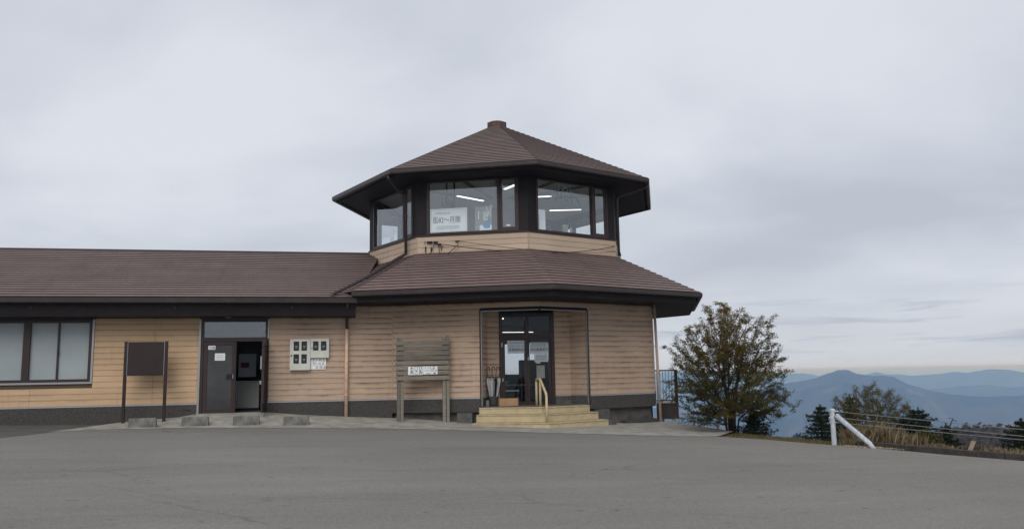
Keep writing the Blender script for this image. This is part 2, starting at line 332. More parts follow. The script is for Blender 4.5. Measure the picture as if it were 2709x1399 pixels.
def mountain_mat():
    m, t, b = new_mat('mountain_forest')
    pos = N(t, 'ShaderNodeNewGeometry').outputs['Position']
    a = noise_tex(t, pos, 0.004, 8, 0.62, 0.5); c = noise_tex(t, pos, 0.0032, 5, 0.55, 1.2)
    col = mix_col(t, ramp(t, a, [(0.35, 0.0), (0.65, 1.0)]), (0.030, 0.036, 0.024), (0.075, 0.065, 0.05))
    col = mix_col(t, ramp(t, c, [(0.56, 0.0), (0.68, 0.8)]), col, (0.20, 0.17, 0.135))
    t.links.new(col, b.inputs['Base Color']); b.inputs['Roughness'].default_value = 1.0; b.inputs['Specular IOR Level'].default_value = 0.0
    return m
M['mountain'] = mountain_mat()

# ------------------------------------------------------------------ helpers
class MB:
    def __init__(s): s.v = []; s.f = []
    def add(s, vs, fs):
        o = len(s.v); s.v += [tuple(p) for p in vs]; s.f += [tuple(i + o for i in f) for f in fs]; return s
    def hexa(s, p):      # 8 points: bottom ring 0-3, top ring 4-7
        return s.add(p, [(3, 2, 1, 0), (4, 5, 6, 7), (0, 1, 5, 4), (1, 2, 6, 5), (2, 3, 7, 6), (3, 0, 4, 7)])
    def box(s, x0, x1, y0, y1, z0, z1):
        return s.hexa([(x0, y0, z0), (x1, y0, z0), (x1, y1, z0), (x0, y1, z0), (x0, y0, z1), (x1, y0, z1), (x1, y1, z1), (x0, y1, z1)])
    def prism(s, poly, z0, z1):
        n = len(poly)
        return s.add([(x, y, z0) for x, y in poly] + [(x, y, z1) for x, y in poly],
                     [tuple(range(n - 1, -1, -1)), tuple(range(n, 2 * n))] + [(i, (i + 1) % n, n + (i + 1) % n, n + i) for i in range(n)])
    def tube(s, pts, r, seg=8, cap=True):
        pts = [Vector(p) for p in pts]; n = len(pts); rs = r if isinstance(r, (list, tuple)) else [r] * n
        o = len(s.v); prev = None
        for i, p in enumerate(pts):
            d = (pts[min(i + 1, n - 1)] - pts[max(i - 1, 0)]).normalized()
            a = d.orthogonal().normalized() if prev is None else (prev - d * prev.dot(d)).normalized()
            prev = a; b = d.cross(a)
            for k in range(seg):
                t = 2 * math.pi * k / seg; q = p + (a * math.cos(t) + b * math.sin(t)) * rs[i]; s.v.append(tuple(q))
        for i in range(n - 1):
            for k in range(seg):
                k2 = (k + 1) % seg; s.f.append((o + i * seg + k, o + i * seg + k2, o + (i + 1) * seg + k2, o + (i + 1) * seg + k))
        if cap:
            s.f.append(tuple(o + k for k in range(seg - 1, -1, -1))); s.f.append(tuple(o + (n - 1) * seg + k for k in range(seg)))
        return s
    def lathe(s, cx, cy, prof, seg=14):
        o = len(s.v)
        for r, z in prof:
            for k in range(seg):
                t = 2 * math.pi * k / seg; s.v.append((cx + r * math.cos(t), cy + r * math.sin(t), z))
        for i in range(len(prof) - 1):
            for k in range(seg):
                k2 = (k + 1) % seg; s.f.append((o + i * seg + k, o + i * seg + k2, o + (i + 1) * seg + k2, o + (i + 1) * seg + k))
        s.f.append(tuple(o + k for k in range(seg - 1, -1, -1))); s.f.append(tuple(o + (len(prof) - 1) * seg + k for k in range(seg)))
        return s
    def mesh(s, name):
        me = bpy.data.meshes.new(name); me.from_pydata(s.v, [], s.f); me.update(); return me

def link_mesh(name, me, m, parent=None, loc=(0, 0, 0), smooth=False):
    o = bpy.data.objects.new(name, me); COL.objects.link(o); o.location = loc
    if m is not None and not me.materials: me.materials.append(m)
    if parent is not None:
        o.parent = parent
        if parent.type == 'EMPTY': o.matrix_parent_inverse = Matrix.Translation(-Vector(parent.location))
    if smooth:
        for p in me.polygons: p.use_smooth = True
    return o
def build(name, mb, m, parent=None, bevel=0.0, smooth=False, loc=(0, 0, 0)):
    o = link_mesh(name, mb.mesh(name), m, parent, loc, smooth)
    if bevel:
        b = o.modifiers.new('bevel', 'BEVEL'); b.width = bevel; b.segments = 2; b.limit_method = 'ANGLE'; b.angle_limit = R(40)
    return o
def tag(o, label, cat=None, group=None, kind=None):
    if label: o['label'] = label
    if cat: o['category'] = cat
    if group: o['group'] = group
    if kind: o['kind'] = kind
    return o
def thing(name, label, cat, loc=(0, 0, 0), group=None):
    o = bpy.data.objects.new(name, None); COL.objects.link(o); o.location = loc; o.empty_display_size = 0.2
    return tag(o, label, cat, group)

class Fr:
    """wall frame: s along, n outward, z up"""
    def __init__(s, A, B):
        s.A = Vector((A[0], A[1], 0)); d = Vector((B[0] - A[0], B[1] - A[1], 0)); s.L = d.length; s.e = d / s.L; s.n = Vector((s.e.y, -s.e.x, 0))
    def P(s, a, n, z): q = s.A + s.e * a + s.n * n; return (q.x, q.y, z)
    def box(s, mb, s0, s1, n0, n1, z0, z1):
        return mb.hexa([s.P(s0, n1, z0), s.P(s1, n1, z0), s.P(s1, n0, z0), s.P(s0, n0, z0), s.P(s0, n1, z1), s.P(s1, n1, z1), s.P(s1, n0, z1), s.P(s0, n0, z1)])
    def quad(s, mb, s0, s1, n, z0, z1):
        return mb.add([s.P(s0, n, z0), s.P(s1, n, z0), s.P(s1, n, z1), s.P(s0, n, z1)], [(0, 1, 2, 3)])
    def wall(s, mb, s0, s1, n0, n1, z0, z1, holes=()):
        xs = sorted({s0, s1, *[h[0] for h in holes], *[h[1] for h in holes]}); zs = sorted({z0, z1, *[h[2] for h in holes], *[h[3] for h in holes]})
        for a, b in zip(xs, xs[1:]):
            for c, d in zip(zs, zs[1:]):
                if any(h[0] - 1e-6 <= a and b <= h[1] + 1e-6 and h[2] - 1e-6 <= c and d <= h[3] + 1e-6 for h in holes): continue
                s.box(mb, a, b, n0, n1, c, d)
        return mb

def oc(Rad, deg): a = R(deg); return (Rad * math.sin(a), -Rad * math.cos(a))
def octa(Rad, a0): return Fr(oc(Rad, a0), oc(Rad, a0 + 45))
def ring_sweep(mb, prof, angs, closed=True):
    """profile of (circumradius, z) swept round the octagon corners in angs"""
    o = len(mb.v); n = len(prof)
    for a in angs:
        for r_, z in prof: x, y = oc(r_, a); mb.v.append((x, y, z))
    m = n if closed else n - 1
    for i in range(len(angs) - 1):
        for k in range(m):
            k2 = (k + 1) % n; mb.f.append((o + i * n + k, o + (i + 1) * n + k, o + (i + 1) * n + k2, o + i * n + k2))
    if closed:
        mb.f.append(tuple(o + k for k in range(n))); mb.f.append(tuple(o + (len(angs) - 1) * n + k for k in range(n - 1, -1, -1)))
    return mb

def text_mb(txt, size, frame, s, n, z, sx=1.0):
    """flat lettering on a frame; s, z = lower left corner"""
    cu = bpy.data.curves.new('lettering', 'FONT'); cu.body = txt; cu.size = size; cu.resolution_u = 2; cu.offset = size * 0.008; cu.space_line = 0.85
    to = bpy.data.objects.new('lettering', cu); COL.objects.link(to)
    dg = bpy.context.evaluated_depsgraph_get(); dg.update()
    me = bpy.data.meshes.new_from_object(to.evaluated_get(dg))
    mb = MB(); mb.add([frame.P(s + v.co.x * sx, n, z + v.co.y) for v in me.vertices], [tuple(p.vertices) for p in me.polygons])
    bpy.data.objects.remove(to); bpy.data.meshes.remove(me); bpy.data.curves.remove(cu)
    return mb

# ------------------------------------------------------------------ ground
def ga(x, y): return -0.22 - 0.026 * (x + 5.8) + 0.010 * (y + 6.3)
EX = [-12.92, -11.62, -9.8, -6.82, -4.77, -2.49, -0.43, 1.64, 2.6, 3.66]
EY = [-6.88, -6.09, -5.76, -6.0, -6.33, -7.28, -8.33, -9.29, -9.75, -9.87]
WX = [-15, -11.8, -10.4, -9.8, -7.9, -7.0, -5.6, -4.0, -2.0, 0.0, 2.0, 4.3, 6]
WZ = [0.04, 0.05, 0.11, 0.205, 0.195, 0.10, 0.0, -0.09, -0.22, -0.30, -0.38, -0.46, -0.5]
def apron_z(x, y):
    ye = float(np.interp(x, EX, EY)); t = min(max((y - ye) / (-4.4 - ye), 0), 1); t = t * t * (3 - 2 * t) * 0.5 + t * 0.5
    return ga(x, ye) * (1 - t) + float(np.interp(x, WX, WZ)) * t + 0.006
def ground_z(x, y):
    if EX[0] < x < 4.3 and y > float(np.interp(x, EX, EY)): return apron_z(x, y)
    return ga(x, y)

PLATEAU = [(-90, 7), (-3, 7), (4.2, 5.2), (5.0, -2.5), (4.75, -6), (4.85, -8.3), (5.2, -9.7), (5.75, -10.8), (6.35, -12.2), (7.0, -14), (7.9, -16), (9.6, -19), (12, -24), (16, -34), (18, -60), (-90, -60)]
def plateau_dist(P):
    """signed distance outside the plateau (positive outside), vectorised"""
    P = np.asarray(P, float); V = np.array(PLATEAU); best = np.full(len(P), 1e18); inside = np.zeros(len(P), bool)
    for i in range(len(V)):
        a, b = V[i], V[(i + 1) % len(V)]; ab = b - a
        t = np.clip(((P - a) @ ab) / (ab @ ab), 0, 1)[:, None]; d = np.linalg.norm(P - (a + t * ab), axis=1); best = np.minimum(best, d)
        c = ((a[1] > P[:, 1]) != (b[1] > P[:, 1])); xi = a[0] + (P[:, 1] - a[1]) / ((b[1] - a[1]) or 1e-9) * ab[0]
        inside ^= c & (P[:, 0] < xi)
    return np.where(inside, -best, best)
DD = [0, 0.5, 2, 10, 60, 300, 1500, 3000, 60000]; DZ = [0, 0.10, 0.62, 4.6, 30, 125, 450, 560, 560]
def terrain_z(P):
    P = np.asarray(P, float); d = plateau_dist(P)
    base = -0.22 - 0.026 * (np.clip(P[:, 0], -40, 12) + 5.8) + 0.010 * (np.clip(P[:, 1], -60, 10) + 6.3) - 0.035
    drop = np.interp(d, DD, DZ)
    return base - drop
def slope_z(x, y): return float(terrain_z([(x, y)])[0])

# one sheet from the plateau out to the horizon (polar grid round the verge)
rr = np.concatenate([np.arange(0, 22, 0.45), np.geomspace(22, 13400, 68)]); aa = np.linspace(0, 2 * np.pi, 181)[:-1]
cx0, cy0 = 3.0, -10.0
pts = [(cx0, cy0)] + [(cx0 + r_ * math.cos(a), cy0 + r_ * math.sin(a)) for r_ in rr[1:] for a in aa]
zz = terrain_z(pts)
g = MB(); g.v = [(p[0], p[1], float(z)) for p, z in zip(pts, zz)]
na = len(aa)
for k in range(na): g.f.append((0, 1 + k, 1 + (k + 1) % na))
for i in range(len(rr) - 2):
    for k in range(na):
        a = 1 + i * na + k; b = 1 + i * na + (k + 1) % na; g.f.append((a, a + na, b + na, b))
tag(build('ground', g, M['soil'], smooth=True), 'grassy brown hilltop ground falling away beyond the car park', kind='structure')

# asphalt lot
A_EDGE = [(3.66, -9.87), (4.40, -10.84), (4.88, -11.96), (5.28, -12.51), (5.70, -13.21), (6.28, -14.81), (6.95, -16.08), (8.6, -19), (11, -24), (15, -34), (16.5, -56)]
lot = MB()
ys = [-56, -45, -34, -29, -24, -21, -19, -17.5, -16.08, -14.81, -13.21, -12.51, -11.96, -10.84, -9.87, -8.5, -7, -5.5, -4.25]
ex = sorted(A_EDGE, key=lambda q: q[1])
rows = []
for y in ys:
    xr = float(np.interp(y, [q[1] for q in ex], [q[0] for q in ex])) if y <= -9.87 else 3.66 - (y + 9.87) * 0.02
    rows.append([(-60 + (xr + 60) * t, y) for t in np.linspace(0, 1, 40)])
for i, row in enumerate(rows): lot.v += [(x, y, ga(x, y)) for x, y in row]
for i in range(len(rows) - 1):
    for k in range(39): a = i * 40 + k; lot.f.append((a, a + 1, a + 41, a + 40))
tag(build('parking_lot', lot, M['asphalt']), 'weathered grey asphalt car park', kind='structure')

# older, darker asphalt in front of the wing's far end
M['asphalt_old'] = mat('asphalt_old', (0.125, 0.118, 0.108), 0.9, 0.3, 1.4, col2=(0.085, 0.081, 0.075), bump=0.5, bscale=45)
op = MB(); pl_ = [(-40, -11.5), (-16.0, -11.6), (-13.6, -9.6), (-12.93, -7.6), (-12.75, -6.5), (-12.3, -5.5), (-11.85, -4.7), (-11.6, -4.255), (-40, -4.255)]
op.add([(x, y, ga(x, y) + .004) for x, y in pl_], [tuple(range(len(pl_)))]); tag(build('old_asphalt', op, M['asphalt_old']), 'darker older asphalt beside the wing', kind='structure')

# concrete apron ramp along the building
ap = MB(); cols = np.linspace(-12.92, 4.75, 90); nr = 14
for x in cols:
    ye = float(np.interp(x, EX, EY)) if x <= 3.66 else float(np.interp(x, [3.66, 4.75], [-9.87, -8.6]))
    yb = float(np.interp(x, [-12.92, -12.4, -11.8, -11.0, 4.75], [-6.86, -5.7, -4.7, -3.9, -3.9]))
    for t in np.linspace(0, 1, nr):
        y = ye + (yb - ye) * t; z = apron_z(min(x, 3.66), y) if x > -12.9 else ga(x, y) + 0.006
        ap.v.append((x, y, max(z, ga(x, y) + 0.006)))
for i in range(len(cols) - 1):
    for k in range(nr - 1): a = i * nr + k; ap.f.append((a, a + nr, a + nr + 1, a + 1))
tag(build('concrete_apron', ap, M['apron'], smooth=True), 'pale worn concrete ramp between asphalt and building', kind='structure')

# kerb along the verge on the right of the lot
kl = [(5.60, -12.60), (5.98, -13.25), (6.45, -14.65), (7.15, -16.05), (8.85, -19), (11.3, -24.1), (15.3, -34)]
kb = MB()
for i in range(len(kl) - 1):
    a, b = Vector((*kl[i], 0)), Vector((*kl[i + 1], 0)); d = (b - a).normalized(); nn_ = Vector((-d.y, d.x, 0))
    if nn_.x < 0: nn_ = -nn_
    k = 0
    L = (b - a).length; nseg = max(1, round(L / 0.6))
    for j in range(nseg):
        p0 = a + d * (L * j / nseg + 0.004); p1 = a + d * (L * (j + 1) / nseg - 0.004); h = 0.105 + random.uniform(-.006, .006)
        q = [p0, p1, p1 + nn_ * 0.14, p0 + nn_ * 0.14]
        kb.hexa([(v.x, v.y, ga(v.x, v.y) - 0.05) for v in q] + [(v.x, v.y, ga(v.x, v.y) + h) for v in q])
tag(build('kerb', kb, M['curb'], bevel=0.012), 'dark low kerb along the right edge of the asphalt', kind='structure')

# ------------------------------------------------------------------ the building
RUE, ZUE, RUW, ZUT, ZUB = 6.142, 7.64, 4.7845, 5.656, 5.10      # upper eave, upper wall, top / bottom of its siding
RLE, ZLE, RLW, ZS = 7.80, 3.64, 6.0, 0.494                       # lower eave, lower wall, base flashing
YW = -RLW * math.cos(R(45))                                      # wing front wall plane
ZLT, ZWT = 3.33, 2.975                                           # wall tops
WX0 = -21.0
B = thing('visitor_building', 'brown roofed octagonal visitor building with tan siding and long low wing', 'building', (0, 0, 0))

def board_profile(h, t=0.020):
    return [(0.0, 0.0), (0.010, 0.0), (t, 0.010), (t + 0.001, h * 0.5), (t - 0.002, h - 0.012), (0.004, h - 0.002), (0.0, h)]
def boards(frame, s0, s1, z0, z1, n_rows, parent, m, holes=(), joints=(), base=0.0):
    """siding boards, one object each; equal boards share their mesh"""
    h = (z1 - z0) / n_rows; cache = {}
    for i in range(n_rows):
        za, zb = z0 + i * h, z0 + (i + 1) * h
        cuts = [(s0, s1)]
        for (a, b, c, d) in holes:
            if za < d - 0.03 and zb > c + 0.03:
                nc = []
                for (p, q) in cuts:
                    if b <= p or a >= q: nc.append((p, q)); continue
                    if a > p + 0.02: nc.append((p, a))
                    if b < q - 0.02: nc.append((b, q))
                cuts = nc
        segs = []
        for (p, q) in cuts:
            js = [j for j in joints if p + 0.05 < j < q - 0.05]; ee = [p] + js + [q]
            segs += [(ee[k] + (0.003 if k else 0), ee[k + 1] - (0.003 if k + 2 < len(ee) else 0)) for k in range(len(ee) - 1)]
        for (p, q) in segs:
            key = (round(p, 3), round(q, 3))
            if key not in cache:
                mb = MB(); pr = board_profile(h); n = len(pr)
                mb.add([frame.P(p, base + a, z) for a, z in pr] + [frame.P(q, base + a, z) for a, z in pr],
                       [(k, k + 1, n + k + 1, n + k)[::-1] for k in range(n - 1)] + [tuple(range(n)), tuple(range(2 * n - 1, n - 1, -1))])
                me = mb.mesh('siding_board'); me.materials.append(m); cache[key] = me
            link_mesh('siding_board', cache[key], None, parent, (0, 0, za))

# --- wing: walls
WF = Fr((WX0, YW), (-RLW * math.sin(R(45)), YW))                  # front wall frame, s = x - WX0
def sx(x): return x - WX0
DOOR = (sx(-9.82), sx(-7.92), -0.2, 2.94); WIN = (sx(-17.6), sx(-12.70), 1.14, 2.94)
mb = MB(); WF.wall(mb, 0, WF.L, -0.16, 0.0, -0.3, ZWT + 0.5, [DOOR, WIN])
wing_wall = build('wing_wall', mb, M['backing'], B)
tag(wing_wall, 'orange tan siding wall of the low wing')
boards(WF, 0, sx(-9.86), ZS + 0.012, ZWT, 15, wing_wall, M['siding_wing'], [(WIN[0] - .02, WIN[1] + .02, WIN[2] - .02, WIN[3] + .02)], [sx(-17.3), sx(-14.28), sx(-11.08)], 0.001)
boards(WF, sx(-7.88), WF.L, ZS + 0.012, ZWT, 15, wing_wall, M['siding'], [], [sx(-5.62)], 0.001)
boards(WF, sx(-5.36), WF.L, ZWT, ZLT, 2, wing_wall, M['siding'], [], [sx(-4.95)], 0.001)
for a, b in ((0, sx(-9.84)), (sx(-7.90), WF.L)):
    mb = MB(); WF.box(mb, a, b, 0.001, 0.034, ZS - 0.022, ZS + 0.010); build('base_flashing', mb, M['flash'], B)
for a, b in ((0, sx(-9.83)), (sx(-7.91), WF.L)):
    mb = MB(); WF.box(mb, a, b, 0.002, 0.03, -0.3, ZS - 0.024); build('foundation', mb, M['granite'], B)
# vent slot in the foundation and a corner trim where the wing meets the octagon
mb = MB(); WF.box(mb, sx(-10.22), sx(-10.03), 0.028, 0.034, 0.30, 0.325); build('vent_slot', mb, M['black'], B)
mb = MB(); c = oc(RLW, -45); mb.tube([(c[0], c[1] - 0.012, ZS + 0.02), (c[0], c[1] - 0.012, ZLT)], 0.022, 6); build('corner_trim', mb, M['siding_up'], B)
# back and end walls
mb = MB(); mb.box(WX0, WX0 + 0.16, YW + 0.17, 4.08, -0.5, 3.3); mb.box(WX0, -5.0, 4.09, 4.25, -0.5, 3.3); build('wing_rear_wall', mb, M['siding_wing'], B)

# --- wing roof
def stepped(mb, A, Bp, C, D, n, lip=0.027, under=0.022):
    """lapped metal roof: A-B eave edge, D-C top edge (A below D, B below C)"""
    A, Bp, C, D = map(Vector, (A, Bp, C, D)); nrm = (Bp - A).cross(D - A).normalized()
    if nrm.z < 0: nrm = -nrm
    for i in range(n):
        t0, t1 = i / n, (i + 1) / n
        a, b = A.lerp(D, t0), Bp.lerp(C, t0); d, c = A.lerp(D, t1), Bp.lerp(C, t1)
        up = (D - A).normalized()
        lo0, lo1 = a + nrm * lip, b + nrm * lip
        mb.add([lo0, lo1, c + nrm * 0.004, d + nrm * 0.004], [(0, 1, 2, 3)])
        th = nrm * 0.007; bk = up * 0.075
        mb.add([lo0 - th, lo1 - th, lo1, lo0], [(0, 1, 2, 3)])
        mb.add([a + bk + nrm * (lip - .012), b + bk + nrm * (lip - .012), lo1 - th, lo0 - th], [(0, 1, 2, 3)])
        mb.add([a + bk, b + bk, b + bk + nrm * (lip - .012), a + bk + nrm * (lip - .012)], [(0, 1, 2, 3)])
    mb.add([A - nrm * .012, Bp - nrm * .012, C - nrm * .012, D - nrm * .012], [(0, 1, 2, 3)])
    return mb
YWE, ZWE, ZWR = -5.35, 3.468, 5.578
wing_roof = build('wing_roof', stepped(MB(), (WX0 - .5, YWE + .03, ZWE + .02), (-5.36, YWE + .03, ZWE + .02), (-4.4, 0, ZWR), (WX0 - .5, 0, ZWR), 23), M['roof'], B)
tag(wing_roof, 'lapped brown metal roof slope of the long wing', kind='stuff')
mb = MB(); mb.add([(WX0 - .5, 5.35, ZWE), (-4.4, 5.35, ZWE), (-4.4, 0, ZWR + .002), (WX0 - .5, 0, ZWR + .002)], [(0, 1, 2, 3)])
build('wing_rear_roof', mb, M['roof'], B)
mb = MB(); mb.tube([(WX0 - .5, 0, ZWR + 0.01), (-4.75, 0, ZWR + 0.01)], 0.045, 6); build('ridge_cap', mb, M['gutter'], B)
# gutter, boxed eave
def gut(mb, x0, x1, y, z):
    pr = [(y, z), (y + .008, z - .125), (y + .03, z - .145), (y + .12, z - .145), (y + .13, z - .01), (y + .115, z - .01), (y + .105, z - .12), (y + .03, z - .12), (y + .018, z)]
    n = len(pr); mb.add([(x0, a, b) for a, b in pr] + [(x1, a, b) for a, b in pr], [(k, (k + 1) % n, n + (k + 1) % n, n + k)[::-1] for k in range(n)] + [tuple(range(n)), tuple(range(2 * n - 1, n - 1, -1))])
mb = MB(); gut(mb, WX0 - .5, -5.30, YWE, ZWE); build('wing_gutter', mb, M['gutter'], B)
mb = MB(); mb.hexa([(WX0 - .4, -5.08, 2.975), (-5.40, -5.08, 2.975), (-5.40, YW - .035, 2.975), (WX0 - .4, YW - .035, 2.975), (WX0 - .4, -5.16, 3.42), (-5.34, -5.16, 3.42), (-5.34, YW - .035, 3.42), (WX0 - .4, YW - .035, 3.42)])
box_eave = build('boxed_eave', mb, M['fascia'], B)
mb = MB(); mb.lathe(-9.02, -4.62, [(0.085, 2.96), (0.085, 2.972)], 16); build('downlight', mb, M['alu'], box_eave)
for xr in (-14.1, -10.4, -7.2):
    mb = MB(); mb.lathe(xr, -5.125, [(0.012, 3.2), (0.012, 3.215)], 6); build('fixing', mb, M['alu'], box_eave)

# --- wing window
def window_frame(frame, s0, s1, z0, z1, parent, name, bars, m, w_=0.06, n0=-0.10, n1=0.03):
    mb = MB()
    frame.box(mb, s0, s1, n0, n1, z0, z0 + w_); frame.box(mb, s0, s1, n0, n1, z1 - w_, z1)
    frame.box(mb, s0, s0 + w_, n0, n1, z0 + w_, z1 - w_); frame.box(mb, s1 - w_, s1, n0, n1, z0 + w_, z1 - w_)
    for (a, b, nn_) in bars: frame.box(mb, a, b, n0, nn_, z0 + w_, z1 - w_)
    return build(name, mb, m, parent)
wf = window_frame(WF, sx(-17.58), sx(-12.74), 1.18, 2.93, B, 'wing_window', [(sx(-14.52), sx(-14.34), 0.035), (sx(-13.645), sx(-13.60), 0.01), (sx(-15.36), sx(-15.31), 0.01), (sx(-16.2), sx(-16.03), 0.035)], M['frame'], 0.08)
tag(wf, 'wide bronze framed window with pale blinds')
for a, b in ((-17.5, -16.2), (-16.03, -15.36), (-15.31, -14.52), (-14.34, -13.645), (-13.60, -12.82)):
    mb = MB(); WF.box(mb, sx(a), sx(b), -0.055, -0.045, 1.26, 2.85); build('pane', mb, M['blind'], wf)
mb = MB(); WF.box(mb, WIN[0], sx(-12.685), 0.0, 0.045, 1.125, 1.178); WF.box(mb, sx(-12.738), sx(-12.685), 0.0, 0.045, 1.18, 2.94)
build('aluminium_trim', mb, M['alu'], wf)
mb = MB(); WF.box(mb, sx(-13.62), sx(-13.585), 0.012, 0.03, 1.98, 2.05); build('latch', mb, M['black'], wf)

# --- wing door: fixed left leaf, right leaf swung open, transom above
mb = MB()
for a, b, z0, z1 in ((-9.80, -9.73, 0.20, 2.93), (-7.99, -7.93, 0.20, 2.93), (-9.73, -7.99, 2.86, 2.93), (-9.73, -7.99, 2.285, 2.40)): WF.box(mb, sx(a), sx(b), -0.10, 0.02, z0, z1)
WF.box(mb, sx(-8.855), sx(-8.81), -0.08, 0.005, 0.2, 2.285)
dr = build('side_entrance', mb, M['frame'], B)
for a, b, z0 in ((-9.86, -9.805, .18), (-7.925, -7.885, 2.36)):
    mb = MB(); WF.box(mb, sx(a), sx(b), 0.0, 0.045, z0, 2.94); build('aluminium_jamb', mb, M['alu'], dr)
mb = MB(); WF.box(mb, sx(-9.728), sx(-7.992), -0.05, -0.04, 2.402, 2.858); build('transom_pane', mb, M['glass'], dr)
mb = MB(); WF.wall(mb, sx(-9.725), sx(-8.86), -0.045, 0.0, 0.205, 2.28, [(sx(-9.61), sx(-8.93), 0.33, 2.17)]); build('door_leaf', mb, M['frame'], dr, bevel=0.004)
mb = MB(); WF.box(mb, sx(-9.608), sx(-8.932), -0.03, -0.02, 0.332, 2.168); build('door_pane', mb, M['glass_dark'], dr)
mb = MB(); WF.box(mb, sx(-9.07), sx(-8.90), 0.002, 0.04, 1.19, 1.33); build('lock_box', mb, M['black'], dr)
mb = MB(); WF.box(mb, sx(-8.898), sx(-8.875), 0.002, 0.035, 1.20, 1.32); build('handle', mb, M['alu'], dr)
LEAF = Fr((-7.955, YW - 0.02), (-7.99, YW - 0.88))     # open leaf, standing out towards the lot
mb = MB(); LEAF.wall(mb, 0, 0.86, -0.02, 0.02, 0.215, 2.28, [(0.12, 0.74, 0.35, 2.15)]); build('open_door_leaf', mb, M['frame'], dr, bevel=0.004)
mb = MB(); LEAF.box(mb, 0.122, 0.738, -0.004, 0.004, 0.352, 2.148); build('door_pane', mb, M['glass_dark'], dr)
mb = MB(); LEAF.box(mb, 0.80, 0.83, 0.02, 0.06, 1.45, 1.82); LEAF.box(mb, 0.78, 0.84, 0.02, 0.07, 1.02, 1.12); build('pull_handle', mb, M['alu'], dr)
# interior seen through the open leaf
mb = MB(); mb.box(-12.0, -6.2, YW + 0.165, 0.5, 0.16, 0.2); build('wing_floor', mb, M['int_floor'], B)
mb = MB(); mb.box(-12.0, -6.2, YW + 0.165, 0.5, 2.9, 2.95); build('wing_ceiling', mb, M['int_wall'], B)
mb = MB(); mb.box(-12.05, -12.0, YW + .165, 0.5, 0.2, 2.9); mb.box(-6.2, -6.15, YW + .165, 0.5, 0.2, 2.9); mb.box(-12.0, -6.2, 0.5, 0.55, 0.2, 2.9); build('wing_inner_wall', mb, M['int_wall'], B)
t = thing('reception_counter', 'grey reception counter seen inside the open side door', 'counter', (-8.7, -2.2, 0.2))
mb = MB(); mb.box(-9.6, -8.32, -2.2, -2.15, 0.27, 1.08); build('front_panel', mb, M['counter'], t)
mb = MB(); mb.box(-9.65, -8.28, -2.26, -1.7, 1.082, 1.12); build('counter_top', mb, M['paper'], t)
mb = MB(); mb.box(-9.6, -8.32, -2.18, -2.12, 0.2, 0.269); build('kick_board', mb, M['black'], t)
t = thing('notice_sheet', 'pale notice sheet hanging behind the reception counter', 'notice', (-8.7, -1.4, 1.2))
mb = MB(); mb.box(-9.05, -8.5, -1.42, -1.40, 1.25, 2.0); build('sheet', mb, M['paper'], t)
mb = MB(); mb.box(-8.98, -8.72, -1.425, -1.421, 1.55, 1.72); build('printed_block', mb, M['ink_red'], t)
t = thing('inner_pillar', 'dark pillar just inside the side door', 'pillar', (-8.1, -2.0, 0.2)); mb = MB(); mb.box(-8.25, -7.9, -2.4, -2.1, 0.201, 2.9); build('shaft', mb, M['int_dark'], t)

# --- lower octagon walls
FL, FR = octa(RLW, -45), octa(RLW, 0)
LS = FL.L; EN = 1.81                                            # entrance opening reaches EN either side of the front corner
def backing(frame, s0, s1, holes=(), z0=ZS, z1=ZLT + .25, t=0.16):
    mb = MB(); frame.wall(mb, s0, s1, -t, 0.0, z0, z1, holes); return build('octagon_wall', mb, M['backing'], B)
HEAD = 3.10
lw_left = backing(FL, 0.0, LS, [(LS - EN, LS, ZS, HEAD)]); lw_right = backing(FR, 0.0, LS, [(0.0, EN, ZS, HEAD)])
tag(lw_left, 'pinkish tan siding face left of the entrance'); tag(lw_right, 'pinkish tan siding face right of the entrance')
NZ = 17; hb = (ZLT - ZS - 0.012) / NZ; zh = ZS + 0.012 + hb * 16
boards(FL, 0.03, LS - EN - 0.03, ZS + 0.012, zh, 16, lw_left, M['siding'], base=0.001)
boards(FR, EN + 0.03, LS, ZS + 0.012, zh, 16, lw_right, M['siding'], base=0.001)
boards(FL, 0.03, LS, zh, ZLT, 1, lw_left, M['siding'], base=0.001); boards(FR, 0.0, LS, zh, ZLT, 1, lw_right, M['siding'], base=0.001)
for fr, a, b in ((FL, 0.0, LS - EN - 0.02), (FR, EN + 0.02, LS + 0.012)):
    mb = MB(); fr.box(mb, a, b, 0.001, 0.034, ZS - 0.022, ZS + 0.010); build('base_flashing', mb, M['flash'], B)
    mb = MB(); fr.box(mb, a, b + (0.012 if fr is FR else 0), -0.4, 0.03, 0.075, ZS - 0.024); build('foundation', mb, M['granite'], B)
# entrance surround
mb = MB()
FL.box(mb, LS - EN - 0.03, LS - EN + 0.012, -0.05, 0.05, 0.24, HEAD); FR.box(mb, EN - 0.012, EN + 0.03, -0.05, 0.05, 0.24, HEAD)
build('entrance_trim', mb, M['frame'], B)
mb = MB(); FL.box(mb, LS - EN + 0.014, LS - EN + 0.034, -0.01, 0.04, 0.24, HEAD - .04); FR.box(mb, EN - 0.034, EN - 0.014, -0.01, 0.04, 0.24, HEAD - .04)
FL.box(mb, LS - EN + 0.036, LS - 0.03, 0.0, 0.035, HEAD - 0.035, HEAD - 0.012); FR.box(mb, 0.03, EN - 0.036, 0.0, 0.035, HEAD - 0.035, HEAD - 0.012)
build('entrance_edge', mb, M['alu'], B)
mb = MB(); FL.box(mb, LS - EN, LS - 0.0, -0.12, 0.03, HEAD - 0.01, HEAD + 0.075); FR.box(mb, 0.0, EN, -0.12, 0.03, HEAD - 0.01, HEAD + 0.075); build('entrance_lintel', mb, M['fascia'], B)
